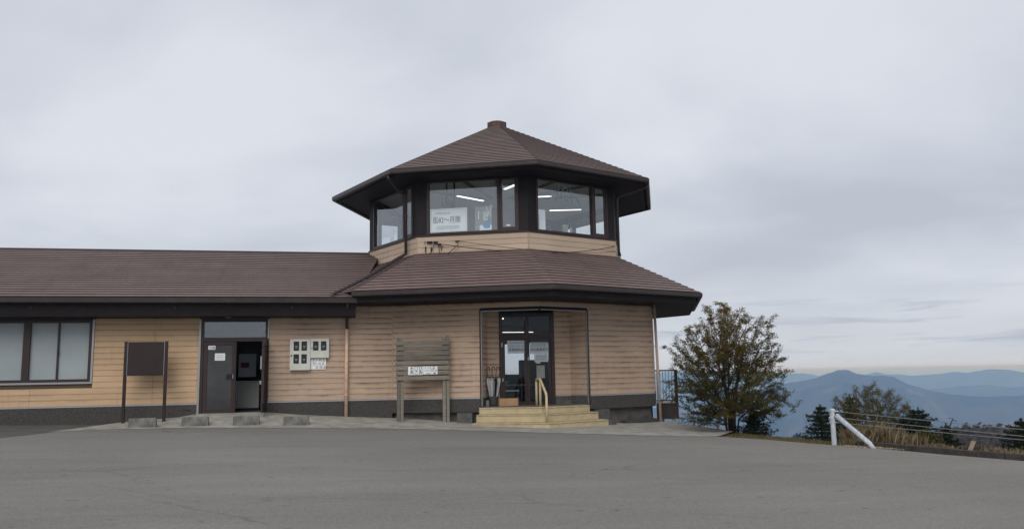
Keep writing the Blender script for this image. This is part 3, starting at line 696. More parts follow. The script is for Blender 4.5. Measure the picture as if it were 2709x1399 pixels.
# recess: side walls square to the faces, door wall across
pl0 = FL.P(LS - EN, -0.02, 0); pr0 = FR.P(EN, -0.02, 0); DEP = 0.88; YD = -4.52
pl1 = FL.P(LS - EN, -DEP, 0); pr1 = FR.P(EN, -DEP, 0)
SL, SR = Fr(pl0, pl1), Fr(pr1, pr0)
for fr in (SL, SR):
    mb = MB(); fr.box(mb, 0, fr.L, -0.12, 0.0, 0.2, HEAD + .1); p_ = build('recess_wall', mb, M['backing'], B)
    boards(fr, 0.0, fr.L, ZS + 0.012, zh, 16, p_, M['siding'], base=0.001)
    mb = MB(); fr.box(mb, 0, fr.L, 0.001, 0.02, 0.2, ZS - 0.022); build('foundation', mb, M['conc_top'], B)
    mb = MB(); fr.box(mb, 0, fr.L, 0.001, 0.03, ZS - 0.020, ZS + 0.010); build('base_flashing', mb, M['flash'], B)
DW = Fr((pl1[0], YD), (pr1[0], YD)); d0, d1 = -0.96 - pl1[0], 0.82 - pl1[0]
mb = MB(); DW.wall(mb, 0, DW.L, -0.14, 0.0, 0.2, HEAD + .1, [(d0, d1, 0.2, HEAD + .1)]); p_ = build('recess_wall', mb, M['backing'], B)
boards(DW, 0.0, d0, ZS + 0.012, zh, 16, p_, M['siding'], base=0.001); boards(DW, d1, DW.L, ZS + 0.012, zh, 16, p_, M['siding'], base=0.001)
for a, b in ((d1, DW.L), (0, d0)):
    mb = MB(); DW.box(mb, a, b, 0.001, 0.02, 0.2, ZS - 0.022); build('foundation', mb, M['conc_top'], B)
    mb = MB(); DW.box(mb, a, b, 0.001, 0.03, ZS - 0.02, ZS + 0.01); build('base_flashing', mb, M['flash'], B)
mb = MB(); mb.add([pl0[:2] + (HEAD + .09,), oc(RLW - .05, 0) + (HEAD + .09,), pr0[:2] + (HEAD + .09,), pr1[:2] + (HEAD + .09,), pl1[:2] + (HEAD + .09,)], [(0, 1, 2, 3, 4)]); build('recess_ceiling', mb, M['fascia'], B)
# entrance doors
DF = Fr((0, YD), (1, YD))                                       # s = x
mb = MB()
for a, b, z0, z1, q in ((-0.96, -0.85, 0.235, 3.08, .05), (0.71, 0.82, 0.235, 3.08, .05), (-0.85, 0.71, 2.98, 3.08, .05), (-0.85, 0.71, 2.31, 2.44, .045), (-0.125, 0.0, 2.44, 2.98, .04)): DF.box(mb, a, b, -0.09, q, z0, z1)
ed = build('entrance_door', mb, M['frame'], B)
for a, b in ((-0.848, -0.127), (0.002, 0.708)):
    mb = MB(); DF.box(mb, a, b, -0.03, -0.022, 2.442, 2.978); build('transom_pane', mb, M['glass_door'], ed)
for a, b in ((-0.848, -0.065), (-0.06, 0.708)):
    mb = MB(); DF.wall(mb, a, b, -0.03, 0.015, 0.24, 2.305, [(a + 0.075, b - 0.075, 0.33, 2.225)]); build('door_leaf', mb, M['frame'], ed, bevel=0.004)
    mb = MB(); DF.box(mb, a + 0.077, b - 0.077, -0.012, -0.004, 0.332, 2.223); build('door_pane', mb, M['glass_door'], ed)
for s_, z0, z1 in ((-0.875, 2.02, 2.16), (-0.86, 0.96, 1.06), (-0.03, 1.60, 1.71), (-0.855, 0.37, 0.43)):
    mb = MB(); DF.box(mb, s_ - 0.018, s_ + 0.018, 0.05 if s_ < -.1 else .016, 0.062 if s_ < -.1 else .028, z0, z1); build('hinge', mb, M['alu'], ed)

# other faces of the lower octagon (rear ones glazed towards the view)
for a0 in (45, 90, 135, 180, 225):
    fr = octa(RLW, a0)
    hole = [(0.35, LS - 0.35, 1.12, 2.55)] if a0 in (135, 180) else []
    p_ = backing(fr, 0, LS, hole)
    mb = MB(); fr.box(mb, 0.0, LS, -0.4, 0.03, 0.075, ZS - 0.024); build('foundation', mb, M['granite'], B)
    if not hole and a0 in (45, 90):
        boards(fr, 0, LS, ZS + .012, ZLT, 17, p_, M['siding'], base=.001)
    for (a, b, c, d) in hole:
        wfr = window_frame(fr, a, b, c, d, B, 'rear_window', [(LS * .5 - .03, LS * .5 + .03, 0.0)], M['frame'])
        mb = MB(); fr.box(mb, a + .062, b - .062, -0.045, -0.037, c + .062, d - .062); build('pane', mb, M['glass_door'], wfr)
poly = [oc(RLW - 0.17, a) for a in range(-45, 315, 45)]
# floor and ceiling stop at the door wall, so clip the front corner off
def clip_front(poly, ycut):
    out = []
    for i in range(len(poly)):
        p, q = poly[i], poly[(i + 1) % len(poly)]
        if p[1] >= ycut: out.append(p)
        if (p[1] - ycut) * (q[1] - ycut) < 0:
            t = (ycut - p[1]) / (q[1] - p[1]); out.append((p[0] + (q[0] - p[0]) * t, ycut))
    return out
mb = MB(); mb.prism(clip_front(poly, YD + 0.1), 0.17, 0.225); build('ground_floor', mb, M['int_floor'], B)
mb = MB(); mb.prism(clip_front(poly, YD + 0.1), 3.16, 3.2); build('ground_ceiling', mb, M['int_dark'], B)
# crawl space: dark recessed plinth with piers
mb = MB(); ip = [oc(RLW - 0.13, a) for a in range(-45, 315, 45)]; mb.prism(ip, -1.4, 0.17); build('crawl_plinth', mb, M['crawl'], B)
mb = MB(); FR.box(mb, 3.2, LS + 0.30, -0.6, 0.12, -1.4, -0.34); build('footing', mb, M['granite'], B)

# --- ground floor interior
for x, y, rz in ((-.55, -1.9, 0), (1.2, 3.4, 0)):
    t = thing('ceiling_lamp', ('lit tube lamp on the ceiling behind the left entrance transom' if x < 0 else 'lit tube lamp deep inside the entrance hall'), 'lamp', (x, y, 3.1 if x < 0 else 2.92), 'tube lamps in the entrance hall')
    mb = MB(); mb.box(x - (.25 if x < 0 else .9), x + (.25 if x < 0 else .9), y - .06, y + .06, 3.10 if x < 0 else 2.92, 3.158); build('housing', mb, M['paper'], t)
    mb = MB(); zl_ = 3.08 if x < 0 else 2.905; mb.tube([(x - (.24 if x < 0 else .88), y, zl_), (x + (.24 if x < 0 else .88), y + (-.25 if x < 0 else 0), zl_)], 0.018 if x < 0 else .008, 8); build('tube', mb, M['lamp'], t)
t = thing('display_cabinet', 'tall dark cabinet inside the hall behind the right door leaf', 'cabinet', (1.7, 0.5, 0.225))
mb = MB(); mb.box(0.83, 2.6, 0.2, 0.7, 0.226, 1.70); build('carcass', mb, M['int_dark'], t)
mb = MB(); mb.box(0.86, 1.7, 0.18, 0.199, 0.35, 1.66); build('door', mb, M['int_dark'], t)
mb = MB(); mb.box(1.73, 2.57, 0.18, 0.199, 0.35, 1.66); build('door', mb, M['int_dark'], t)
t = thing('office_desk', 'grey desk with open legs just inside the entrance doors', 'desk', (0.2, -2.0, 0.225))
mb = MB(); mb.box(-0.45, 1.2, -2.3, -1.6, 0.79, 0.83); build('desk_top', mb, M['counter'], t)
for x in (-0.38, 1.12):
    mb = MB(); mb.box(x - .04, x + .04, -2.0, -1.92, 0.27, 0.79); mb.box(x - .05, x + .05, -2.28, -1.65, 0.226, 0.27); build('leg', mb, M['counter'], t)
t = thing('flower_pot', 'small pale flower pot standing on the desk', 'pot', (-0.25, -2.1, 0.83))
mb = MB(); mb.lathe(-0.25, -2.1, [(0.07, 0.831), (0.095, 0.95), (0.08, 0.95)]); build('pot', mb, M['counter'], t)
mb = MB()
for k in range(26):
    a = random.uniform(0, 6.28); l = random.uniform(.08, .2); z = random.uniform(.95, 1.2); c_ = Vector((-0.25 + math.cos(a) * l * .6, -2.1 + math.sin(a) * l * .6, z))
    d = Vector((random.gauss(0, 1), random.gauss(0, 1), random.gauss(0, 1))).normalized() * .04; e = d.orthogonal().normalized() * .03
    mb.add([c_ - d, c_ + e, c_ + d, c_ - e], [(0, 1, 2, 3)])
build('foliage', mb, M['needle'], t)
t = thing('office_chair', 'black office chair in front of the desk behind the door glass', 'chair', (-0.75, -2.0, 0.225))
mb = MB(); mb.lathe(-0.75, -2.0, [(0.2, 0.62), (0.24, 0.66), (0.22, 0.71), (0.1, 0.72)]); build('seat', mb, M['black'], t)
mb = MB(); mb.hexa([(-.95, -1.80, .75), (-.55, -1.80, .75), (-.55, -1.74, .75), (-.95, -1.74, .75), (-.92, -1.74, 1.12), (-.58, -1.74, 1.12), (-.58, -1.69, 1.12), (-.92, -1.69, 1.12)]); build('backrest', mb, M['black'], t, bevel=.03)
mb = MB(); mb.tube([(-.75, -2, .3), (-.75, -2, .63)], .03); build('stem', mb, M['black'], t)
mb = MB()
for k in range(5): a = k * 1.257; mb.tube([(-.75, -2, .31), (-.75 + .28 * math.cos(a), -2 + .28 * math.sin(a), .25)], .02, 6)
build('foot', mb, M['black'], t)
t = thing('carton', 'brown carton stacked on the floor behind the right door leaf', 'box', (0.75, -3.4, .225)); mb = MB(); mb.box(0.5, 0.9, -3.6, -3.2, .226, .85); build('carton_body', mb, M['brown_board'], t)

# --- lower roof
lr_faces = [(-90, 'lapped brown roof slope against the wing valley'), (-45, 'lapped brown lower roof slope left of the entrance corner'), (0, 'lapped brown lower roof slope right of the entrance corner'), (45, None), (90, None), (135, None), (180, None), (225, None)]
for a0, lab in lr_faces:
    fa, fb = oc(RLE - 0.06, a0), oc(RLE - 0.06, a0 + 45); ta, tb = oc(RUW - 0.05, a0), oc(RUW - 0.05, a0 + 45)
    zt = ZUB + 0.03
    mb = stepped(MB(), (*fa, ZLE + .01), (*fb, ZLE + .01), (*tb, zt), (*ta, zt), 14)
    o = build('lower_roof_slope', mb, M['roof'], B); tag(o, lab, kind='stuff')
ANG = [-45, 0, 45, 90, 135, 180, 225]
mb = MB(); ring_sweep(mb, [(RLE, ZLE), (RLE - .006, ZLE - .115), (RLE - .03, ZLE - .145), (RLE - .13, ZLE - .145), (RLE - .14, ZLE - .01), (RLE - .125, ZLE - .01), (RLE - .115, ZLE - .12), (RLE - .03, ZLE - .12), (RLE - .02, ZLE)], ANG); build('lower_gutter', mb, M['gutter'], B)
mb = MB(); ring_sweep(mb, [(RLE - .20, ZLE - .02), (RLE - .23, ZLE - .30), (RLE - .30, ZLE - .30), (RLE - .30, ZLE - .02)], ANG); build('lower_fascia', mb, M['fascia'], B)
mb = MB(); ring_sweep(mb, [(RLE - .305, ZLT + .04), (RLW - .02, ZLT + .04), (RLW - .02, ZLT + .06), (RLE - .305, ZLT + .06)], ANG); soff = build('lower_soffit', mb, M['fascia'], B)
cpt = FL.P(1.28, 0.55, 0); mb = MB(); mb.lathe(cpt[0], cpt[1], [(0.05, ZLT - .06), (0.075, ZLT - .02), (0.08, ZLT + .038)], 12); build('dome_camera', mb, M['black'], soff)
cpt = oc(RLE - .55, 40)

# --- upper storey
AL8 = [-180, -135, -90, -45, 0, 45, 90, 135]
PZ0, PZ1 = 5.765, 7.42
for a0 in AL8:
    fr = octa(RUW, a0); L = fr.L
    uw = MB(); fr.wall(uw, 0, L, -0.14, 0.0, ZUT - 0.02, 7.62, [(0.32, 3.36, 5.70, 7.46)])
    uwo = build('upper_wall', uw, M['fascia'], B)
    mb = MB(); fr.box(mb, 0, L, -0.14, 0.0, 4.6, ZUT - 0.022); build('upper_backing', mb, M['backing'], uwo)
    if a0 in (-90, -45, 0, 45): boards(fr, 0.012, L - 0.012, ZUB - (0.186 if a0 == -90 else 0), ZUT - 0.01, 4 if a0 == -90 else 3, uwo, M['siding_up'], base=.001)
    mb = MB(); fr.box(mb, -0.01, L + .01, -0.02, 0.05, ZUT - 0.008, ZUT + 0.022); build('sill', mb, M['frame'], uwo)
    pa = fr.P(0, 0.016, 0); mb = MB(); mb.tube([(pa[0], pa[1], ZUB - .1), (pa[0], pa[1], ZUT - .012)], 0.017, 6); build('corner_trim', mb, M['siding_up'], uwo)
    # window: fixed light and narrow opening light
    mb = MB(); n0, n1 = -0.11, 0.02
    fr.box(mb, 0.322, 3.358, n0, n1, 5.702, PZ0); fr.box(mb, 0.322, 3.358, n0, n1, PZ1, 7.458)
    fr.box(mb, 0.322, 0.40, n0, n1, PZ0, PZ1); fr.box(mb, 3.30, 3.358, n0, n1, PZ0, PZ1); fr.box(mb, 2.665, 2.75, n0, n1 + .01, PZ0, PZ1)
    wo_ = build('upper_window', mb, M['frame'], B)
    if a0 == -45: tag(wo_, 'upper window left of the front corner, with white poster')
    elif a0 == 0: tag(wo_, 'upper window right of the front corner, with teal marker drawing')
    elif a0 == -90: tag(wo_, 'upper window facing the wing roof')
    mb = MB(); fr.box(mb, 0.402, 2.663, -0.05, -0.042, PZ0 + .002, PZ1 - .002); build('pane', mb, M['glass'], wo_)
    mb = MB(); fr.wall(mb, 2.752, 3.298, -0.06, 0.005, PZ0 + .002, PZ1 - .002, [(2.83, 3.235, PZ0 + .07, PZ1 - .03)]); build('sash', mb, M['frame'], wo_)
    mb = MB(); fr.box(mb, 2.832, 3.233, -0.03, -0.022, PZ0 + .072, PZ1 - .032); build('pane', mb, M['glass'], wo_)
poly = [oc(RUW - 0.15, a) for a in range(-45, 315, 45)]
mb = MB(); mb.prism(poly, 5.06, 5.12); build('upper_floor', mb, M['int_floor_up'], B)
mb = MB(); mb.prism(poly, 7.66, 7.7); ceil = build('upper_ceiling', mb, M['int_ceil'], B)
for k, (a, ln) in enumerate(((-62, 3.6), (-30, 3.6), (-12, 3.4), (20, 3.6), (40, 3.6), (64, 3.4))):
    p0, p1 = Vector((*oc(0.7, a), 0)), Vector((*oc(0.7 + ln, a), 0)); d = (p1 - p0).normalized(); nn_ = Vector((-d.y, d.x, 0)) * .05
    mb = MB(); q = [p0 - nn_, p1 - nn_, p1 + nn_, p0 + nn_]; mb.hexa([(v.x, v.y, 7.60) for v in q] + [(v.x, v.y, 7.658) for v in q]); build('ceiling_joist', mb, M['int_wall'], ceil)
mb = MB(); mb.box(-1.0, 1.6, 1.4, 2.6, 5.13, 7.655); build('stair_core', mb, M['int_wall_up'], B)
for k, (x, y, dx, dy, lab) in enumerate(((-1.2, -.85, .55, .36, 'lit ceiling lamp seen in the middle of the upper window above the white poster'), (-.10, -2.95, .16, -.5, 'lit ceiling lamp in the narrow pane beside the front corner'), (1.05, -1.4, .62, -.2, 'lit ceiling lamp high behind the teal marker drawing'), (2.85, .75, .62, -.16, 'lit ceiling lamp low across the two panes right of the corner'))):
    t = thing('ceiling_lamp', lab, 'lamp', (x, y, 7.6), 'lit ceiling lamps in the upper storey')
    d = Vector((dx, dy, 0)); nn_ = Vector((-d.y, d.x, 0)).normalized()
    q = [Vector((x, y, 0)) - d - nn_ * .085, Vector((x, y, 0)) + d - nn_ * .085, Vector((x, y, 0)) + d + nn_ * .085, Vector((x, y, 0)) - d + nn_ * .085]
    mb = MB(); mb.hexa([(v.x, v.y, 7.56) for v in q] + [(v.x, v.y, 7.595) for v in q]); build('housing', mb, M['paper'], t)
    q = [Vector((x, y, 0)) - d * .97 - nn_ * .05, Vector((x, y, 0)) + d * .97 - nn_ * .05, Vector((x, y, 0)) + d * .97 + nn_ * .05, Vector((x, y, 0)) - d * .97 + nn_ * .05]
    mb = MB(); mb.hexa([(v.x, v.y, 7.545) for v in q] + [(v.x, v.y, 7.558) for v in q]); build('tube', mb, M['lamp'], t)
# eaves and roof
ANG8 = [-180, -135, -90, -45, 0, 45, 90, 135, 180]
mb = MB(); ring_sweep(mb, [(RUE, ZUE), (RUE - .006, ZUE - .115), (RUE - .03, ZUE - .145), (RUE - .13, ZUE - .145), (RUE - .14, ZUE - .01), (RUE - .125, ZUE - .01), (RUE - .115, ZUE - .12), (RUE - .03, ZUE - .12), (RUE - .02, ZUE)], ANG8); build('upper_gutter', mb, M['gutter'], B)
mb = MB(); ring_sweep(mb, [(RUE - .20, ZUE - .02), (RUE - .25, ZUE - .20), (RUE - .32, ZUE - .20), (RUE - .32, ZUE - .02)], ANG8); build('upper_fascia', mb, M['fascia'], B)
mb = MB(); ring_sweep(mb, [(RUE - .325, 7.475), (RUW - .02, 7.475), (RUW - .02, 7.50), (RUE - .325, 7.50)], ANG8); build('upper_soffit', mb, M['fascia'], B)
for a0 in AL8:
    fa, fb = oc(RUE - .06, a0), oc(RUE - .06, a0 + 45); ta, tb = oc(0.33, a0), oc(0.33, a0 + 45)
    o = build('upper_roof_slope', stepped(MB(), (*fa, ZUE + .01), (*fb, ZUE + .01), (*tb, 10.5), (*ta, 10.5), 26), M['roof'], B); tag(o, {-45: 'lapped brown top roof slope left of its front hip', 0: 'lapped brown top roof slope right of its front hip'}.get(a0), kind='stuff')
mb = MB(); mb.prism([oc(0.39, a + 9) for a in range(0, 360, 45)], 10.40, 10.70)
pp = [oc(0.39, a + 9) for a in range(0, 360, 45)]; mb.add([(x, y, 10.70) for x, y in pp] + [(0, 0, 10.83)], [(i, (i + 1) % 8, 8) for i in range(8)])
build('roof_finial', mb, M['cap'], B)

# --- downpipes
def pipe(pts, r, m, name='downpipe', rings=()):
    o = build(name, MB().tube(pts, r, 10), m, B, smooth=True)
    for z in rings:
        a = min(pts, key=lambda p: abs(p[2] - z)); mb = MB(); mb.lathe(a[0], a[1], [(r + .01, z - .018), (r + .01, z + .018)], 10); build('pipe_clip', mb, m, o)
    return o
XP = -5.62; gz = ground_z(XP, -4.4)
pipe([(XP, -5.22, 3.33), (XP, -5.2, 3.24), (XP + .0, -4.45, 3.06), (XP, -4.375, 2.98), (XP, -4.375, 2.62)], 0.045, M['pipe'])
pipe([(XP, -4.375, 2.62), (XP, -4.375, gz - 0.05)], 0.052, M['pipe_tan'], rings=(2.58, 1.62, 1.48, 0.66))
LF = octa(RUW, -90)
q0 = oc(RUE - .16, -47); q1 = LF.P(3.16, 0.16, 0)
pipe([(q0[0], q0[1], 7.50), (q0[0] + .02, q0[1] + .03, 7.40), (q1[0] - .25, q1[1] - .1, 7.22), (q1[0], q1[1], 7.12), (q1[0], q1[1], 5.18)], 0.05, M['pipe'], rings=(6.43,))
def lroof_z(x, y):
    best = max(x * math.sin(R(a)) - y * math.cos(R(a)) for a in (-67.5, -22.5, 22.5)); ap_ = math.cos(R(22.5))
    return ZLE + (RLE * ap_ - best) * (ZUB + .03 - ZLE - .01) / ((RLE - RUW) * ap_)
q1z = lroof_z(q1[0], q1[1]) + .10; qm = (-5.0, -4.45); qmz = max(lroof_z(*qm), ZWE + (qm[1] - YWE) * (ZWR - ZWE) / -YWE) + .11
pipe([(q1[0], q1[1], 5.18), (q1[0], q1[1], q1z + .02), (q1[0] - .06, q1[1] - .06, q1z - .02), (*qm, qmz), (-5.85, -5.12, ZWE + .24), (-6.06, -5.27, ZWE + .13), (-6.07, -5.29, ZWE - .04)], 0.055, M['pipe'])
q0 = oc(RUE - .16, 47); q1 = octa(RUW, 45).P(0.08, 0.12, 0)
pipe([(q0[0], q0[1], 7.50), (q0[0] - .03, q0[1] + .03, 7.40), (q1[0] + .12, q1[1] - .02, 7.22), (q1[0], q1[1], 7.12), (q1[0], q1[1], lroof_z(q1[0], q1[1]) + .02)], 0.045, M['pipe'], rings=(5.9,))
gz = slope_z(4.32, -4.42)
pipe([(4.32, -4.36, ZLT + .05), (4.36, -4.42, gz - .1)], 0.045, M['pipe_pink'], rings=(3.2, 2.0))

# ------------------------------------------------------------------ side balcony on the right
t = thing('side_balcony', 'small brown balcony with thin black railing on the far right face', 'balcony', (5.2, -2.6, 0.1))
BF = octa(RLW, 45); DK = 0.78
mb = MB(); BF.box(mb, 0.95, LS, 0.05, DK, -0.40, 0.10); build('slab', mb, M['gutter'], t)
mb = MB(); BF.box(mb, 0.93, LS, 0.052, DK + .02, 0.102, 0.125); build('floor_edge', mb, M['frame'], t)
mb = MB(); BF.box(mb, 0.94, 1.0, DK - .10, DK, 0.13, 1.24); build('corner_post', mb, M['black'], t)
mb = MB(); BF.box(mb, 0.95, 1.0, 0.05, DK - .102, 1.19, 1.235); BF.box(mb, 1.002, LS, DK - .06, DK - .01, 1.19, 1.235); build('top_rail', mb, M['black'], t)
mb = MB(); BF.box(mb, 0.955, .995, 0.05, DK - .102, 0.20, 0.225); BF.box(mb, 1.002, LS, DK - .05, DK - .02, 0.20, 0.225); build('bottom_rail', mb, M['black'], t)
for k in range(6):
    n_ = 0.10 + k * 0.098; a = BF.P(0.975, n_, 0); mb = MB(); mb.tube([(a[0], a[1], .225), (a[0], a[1], 1.19)], .008, 5); build('baluster', mb, M['black'], t)
for k in range(28):
    a = BF.P(1.08 + k * 0.125, DK - .035, 0); mb = MB(); mb.tube([(a[0], a[1], .225), (a[0], a[1], 1.19)], .008, 5); build('baluster', mb, M['black'], t)

# ------------------------------------------------------------------ entrance steps and handrail
st = thing('entrance_steps', 'cream painted entrance steps bent round the front corner', 'steps', (0, -6.3, -0.35))
eL = Vector((-math.cos(R(22.5)), math.sin(R(22.5)))); eR = Vector((math.cos(R(22.5)), math.sin(R(22.5)))); nL = Vector((-math.sin(R(22.5)), -math.cos(R(22.5)))); nR = Vector((math.sin(R(22.5)), -math.cos(R(22.5))))
def chevron(V, LL, LR, depth):
    v = Vector((0, -V)); a = v + eL * LL; b = v + eR * LR; h = math.cos(R(22.5))
    return [tuple(a), tuple(v), tuple(b), tuple(b - nR * depth), (0, -V + depth / h), tuple(a - nL * depth)]
for k, (V, LL, LR, z0, z1) in enumerate(((6.06, 1.90, 1.83, 0.015, 0.205), (6.42, 2.05, 2.02, -0.205, 0.010), (6.88, 2.26, 2.22, -0.47, -0.210))):
    dp = (1.0, 0.62, 0.62)[k]
    o = build('step', MB().prism(chevron(V - .02, LL - .01, LR - .01, dp), z0, z1 - 0.036), M['cream'], st)
    build('nosing', MB().prism(chevron(V, LL, LR, dp), z1 - 0.034, z1), M['cream_edge'], o, bevel=0.010)
# landing slab reaching into the recess
build('landing', MB().prism([pl0[:2], (0, -5.6), pr0[:2], pr1[:2], pl1[:2]], 0.05, 0.232), M['conc_top'], st)
for sgn, E_, LL in ((-1, eL, 2.06), (1, eR, 2.03)):
    v = Vector((0, -6.02)); a = v + E_ * (LL + .01); nn_ = (nL if sgn < 0 else nR); b = a + E_ * 0.46
    q = [a + nn_ * .16, b + nn_ * .16, b - nn_ * .35, a - nn_ * .35]
    if sgn > 0: q = q
    mb = MB(); q2 = q if sgn > 0 else q[::-1]; mb.prism([tuple(p) for p in q2], -0.6, 0.06); build('side_block', mb, M['conc_top'], st, bevel=.008)
a = Vector((0, -6.5)) + eR * 2.34; mb = MB(); q = [a + nR * .06, a + eR * .30 + nR * .06, a + eR * .30 - nR * .3, a - nR * .3]; mb.prism([tuple(p) for p in q], -.6, -0.26); build('side_block', mb, M['conc_top'], st)
t = thing('handrail', 'cream steel handrail sloping down the entrance steps', 'handrail', (0, -6.0, 0.2))
HX = 0.0
mb = MB(); mb.tube([(HX, -5.40, 0.97), (HX, -5.46, 1.02), (HX, -5.86, 1.02), (HX, -5.93, 0.985), (HX, -6.54, 0.60), (HX, -6.58, 0.52)], .038, 8); build('top_rail', mb, M['rail'], t, smooth=True)
for y, z0, z1 in ((-5.40, .206, .98), (-5.86, .206, 1.0), (-6.58, -.209, .54)):
    mb = MB(); mb.tube([(HX, y, z0), (HX, y, z1)], .036, 8); build('post', mb, M['rail'], t, smooth=True)

# things on the landing
t = thing('cardboard_box', 'closed brown cardboard box on the landing left of the doors', 'box', (-0.82, -5.1, 0.232))
mb = MB(); mb.box(-1.11, -0.53, -5.22, -4.9, 0.2335, 0.45); build('carton_body', mb, M['cardboard'], t, bevel=.006)
mb = MB(); mb.box(-1.112, -0.528, -5.222, -5.065, 0.451, 0.457); mb.box(-1.112, -0.528, -5.055, -4.898, 0.451, 0.457); build('flap', mb, M['cardboard'], t)
t = thing('ash_can', 'small grey cylindrical can on the landing beside the umbrella stand', 'can', (-1.47, -5.16, 0.232))
mb = MB(); mb.lathe(-1.46, -5.14, [(0.05, .2335), (0.05, .40), (0.045, .41), (0.03, .405)]); build('can_body', mb, M['ash'], t, smooth=False)
UX, UY = -1.23, -4.86
t = thing('umbrella_stand', 'round dark umbrella stand in the entrance recess', 'umbrella stand', (UX, UY, 0.232))
mb = MB(); mb.lathe(UX, UY, [(0.13, .2335), (0.155, .26), (0.16, .50), (0.15, .52), (0.14, .50), (0.13, .30)]); build('pot', mb, M['pot'], t)
mb = MB()
for k in range(12):
    a0, a1 = k / 12 * 2 * math.pi, (k + 1) / 12 * 2 * math.pi; mb.tube([(UX + .17 * math.cos(a0), UY + .17 * math.sin(a0), 1.10), (UX + .17 * math.cos(a1), UY + .17 * math.sin(a1), 1.10)], .012, 5)
for k in range(3): a0 = k * 2.1 + .4; mb.tube([(UX + .17 * math.cos(a0), UY + .17 * math.sin(a0), 1.10), (UX + .15 * math.cos(a0), UY + .15 * math.sin(a0), .5)], .008, 5)
build('ring', mb, M['black'], t)
for k, (dx, dy, tilt, lab, m) in enumerate(((-.10, -.03, -.05, 'leftmost pale umbrella leaning in the stand', 'umb'), (-.03, -.09, .0, 'pale furled umbrella second from the left in the stand', 'umb'), (.05, -.04, .03, 'black furled umbrella in the middle of the stand', 'black'), (.11, -.02, .07, 'rightmost pale umbrella with curled dark handle', 'umb'))):
    u = thing('umbrella', lab, 'umbrella', (UX + dx, UY + dy, 0.3), 'umbrellas in the stand')
    bx_, by_ = UX + dx * .5, UY + dy * .5; tx, ty = UX + dx * 1.5 + tilt, UY + dy
    P0 = Vector((bx_, by_, .31)); P1 = Vector((tx, ty, 1.38)); 
    mb = MB(); o0 = len(mb.v)
    prof = [(0.0, .012), (.08, .022), (.30, .05), (.60, .066), (.68, .05), (.72, .015)]
    for tt, rr_ in prof:
        c_ = P0.lerp(P1, tt)
        for j in range(12): aj = j / 12 * 6.283; r2 = rr_ * (1 if j % 2 else .62); mb.v.append((c_.x + r2 * math.cos(aj), c_.y + r2 * math.sin(aj), c_.z))
    for i in range(len(prof) - 1):
        for j in range(12): mb.f.append((i * 12 + j, i * 12 + (j + 1) % 12, (i + 1) * 12 + (j + 1) % 12, (i + 1) * 12 + j))
    build('canopy', mb, M[m], u)
    mb = MB(); mb.tube([P0.lerp(P1, .7), P0.lerp(P1, .97)], .009, 6); hk = [P0.lerp(P1, .97) + Vector((.045 - .045 * math.cos(q_), 0, .06 * math.sin(q_))) for q_ in np.linspace(0, 3.6, 8)]; mb.tube(hk, .013, 6); build('handle', mb, M['black'], u)

# papers on the doors
def sheet(name, lab, fr, s0, s1, z0, z1, n, m, grp=None, th=0.004):
    mb = MB(); fr.box(mb, s0, s1, n, n + th, z0, z1); t_ = thing(name, lab, 'poster', fr.P((s0 + s1) / 2, n, z0), grp); build('sheet', mb, M[m], t_); return t_
def lines(t_, fr, s0, s1, z0, z1, n, rows, m='ink_soft', fill=.45):
    """rows of tiny unreadable print, as short bars"""
    mb = MB(); h = (z1 - z0) / rows
    for i in range(rows):
        x = s0 + random.uniform(0, .1) * (s1 - s0)
        while x < s1:
            l = random.uniform(.03, .12) * (s1 - s0); l = min(l, s1 - x); fr.quad(mb, x, x + l, n, z0 + i * h, z0 + i * h + h * fill); x += l + .02 * (s1 - s0)
    build('small_print', mb, M[m], t_)
D = DF
t = sheet('door_banner', 'pale lettered banner sheet at the top of the left entrance door', D, -0.69, -0.145, 1.82, 2.22, -0.003, 'paper_dim')
build('lettering', text_mb('ロ けッ ロ トハロ', .082, D, -.665, .0025, 2.02), M['ink'], t); build('lettering', text_mb('営器歯幽品', .105, D, -.66, .0025, 1.90), M['ink'], t); lines(t, D, -.66, -.17, 2.13, 2.2, .0025, 2)
t = sheet('door_banner', 'pale lettered banner sheet at the top of the right entrance door', D, 0.03, 0.615, 1.80, 2.16, -0.003, 'paper_dim')
build('lettering', text_mb('ロハトロノ元', .085, D, .05, .0025, 2.02), M['ink_soft'], t); build('lettering', text_mb('営品器晶歯弓', .098, D, .04, .0025, 1.90), M['ink'], t); lines(t, D, .05, .59, 2.11, 2.15, .0025, 1)
t = sheet('door_notice', 'pale map-like notice below the banner on the right door', D, 0.17, 0.615, 1.55, 1.795, -0.003, 'paper_dim'); lines(t, D, .20, .58, 1.60, 1.77, .0025, 5)
t = sheet('door_notice', 'narrow paper slip under the notices on the right door', D, 0.22, 0.36, 1.50, 1.545, 0.0, 'paper'); 
t = sheet('door_notice', 'plain grey-green sheet behind the handrail on the right door', D, 0.235, 0.50, 1.04, 1.44, 0.0, 'paper_grey')
W_ = WF
t = sheet('door_notice', 'small white sticker high on the side door frame glass', W_, sx(-9.60), sx(-9.40), 2.05, 2.165, -0.018, 'white'); lines(t, W_, sx(-9.58), sx(-9.42), 2.07, 2.15, -0.013, 3, 'ink_soft'); lines(t, W_, sx(-9.47), sx(-9.42), 2.08, 2.14, -0.0125, 2, 'ink')
t = sheet('door_notice', 'white printed notice in the middle of the side door glass', W_, sx(-9.41), sx(-9.125), 1.73, 1.94, -0.018, 'white'); lines(t, W_, sx(-9.37), sx(-9.16), 1.77, 1.92, -0.013, 3, 'ink_soft', .25)

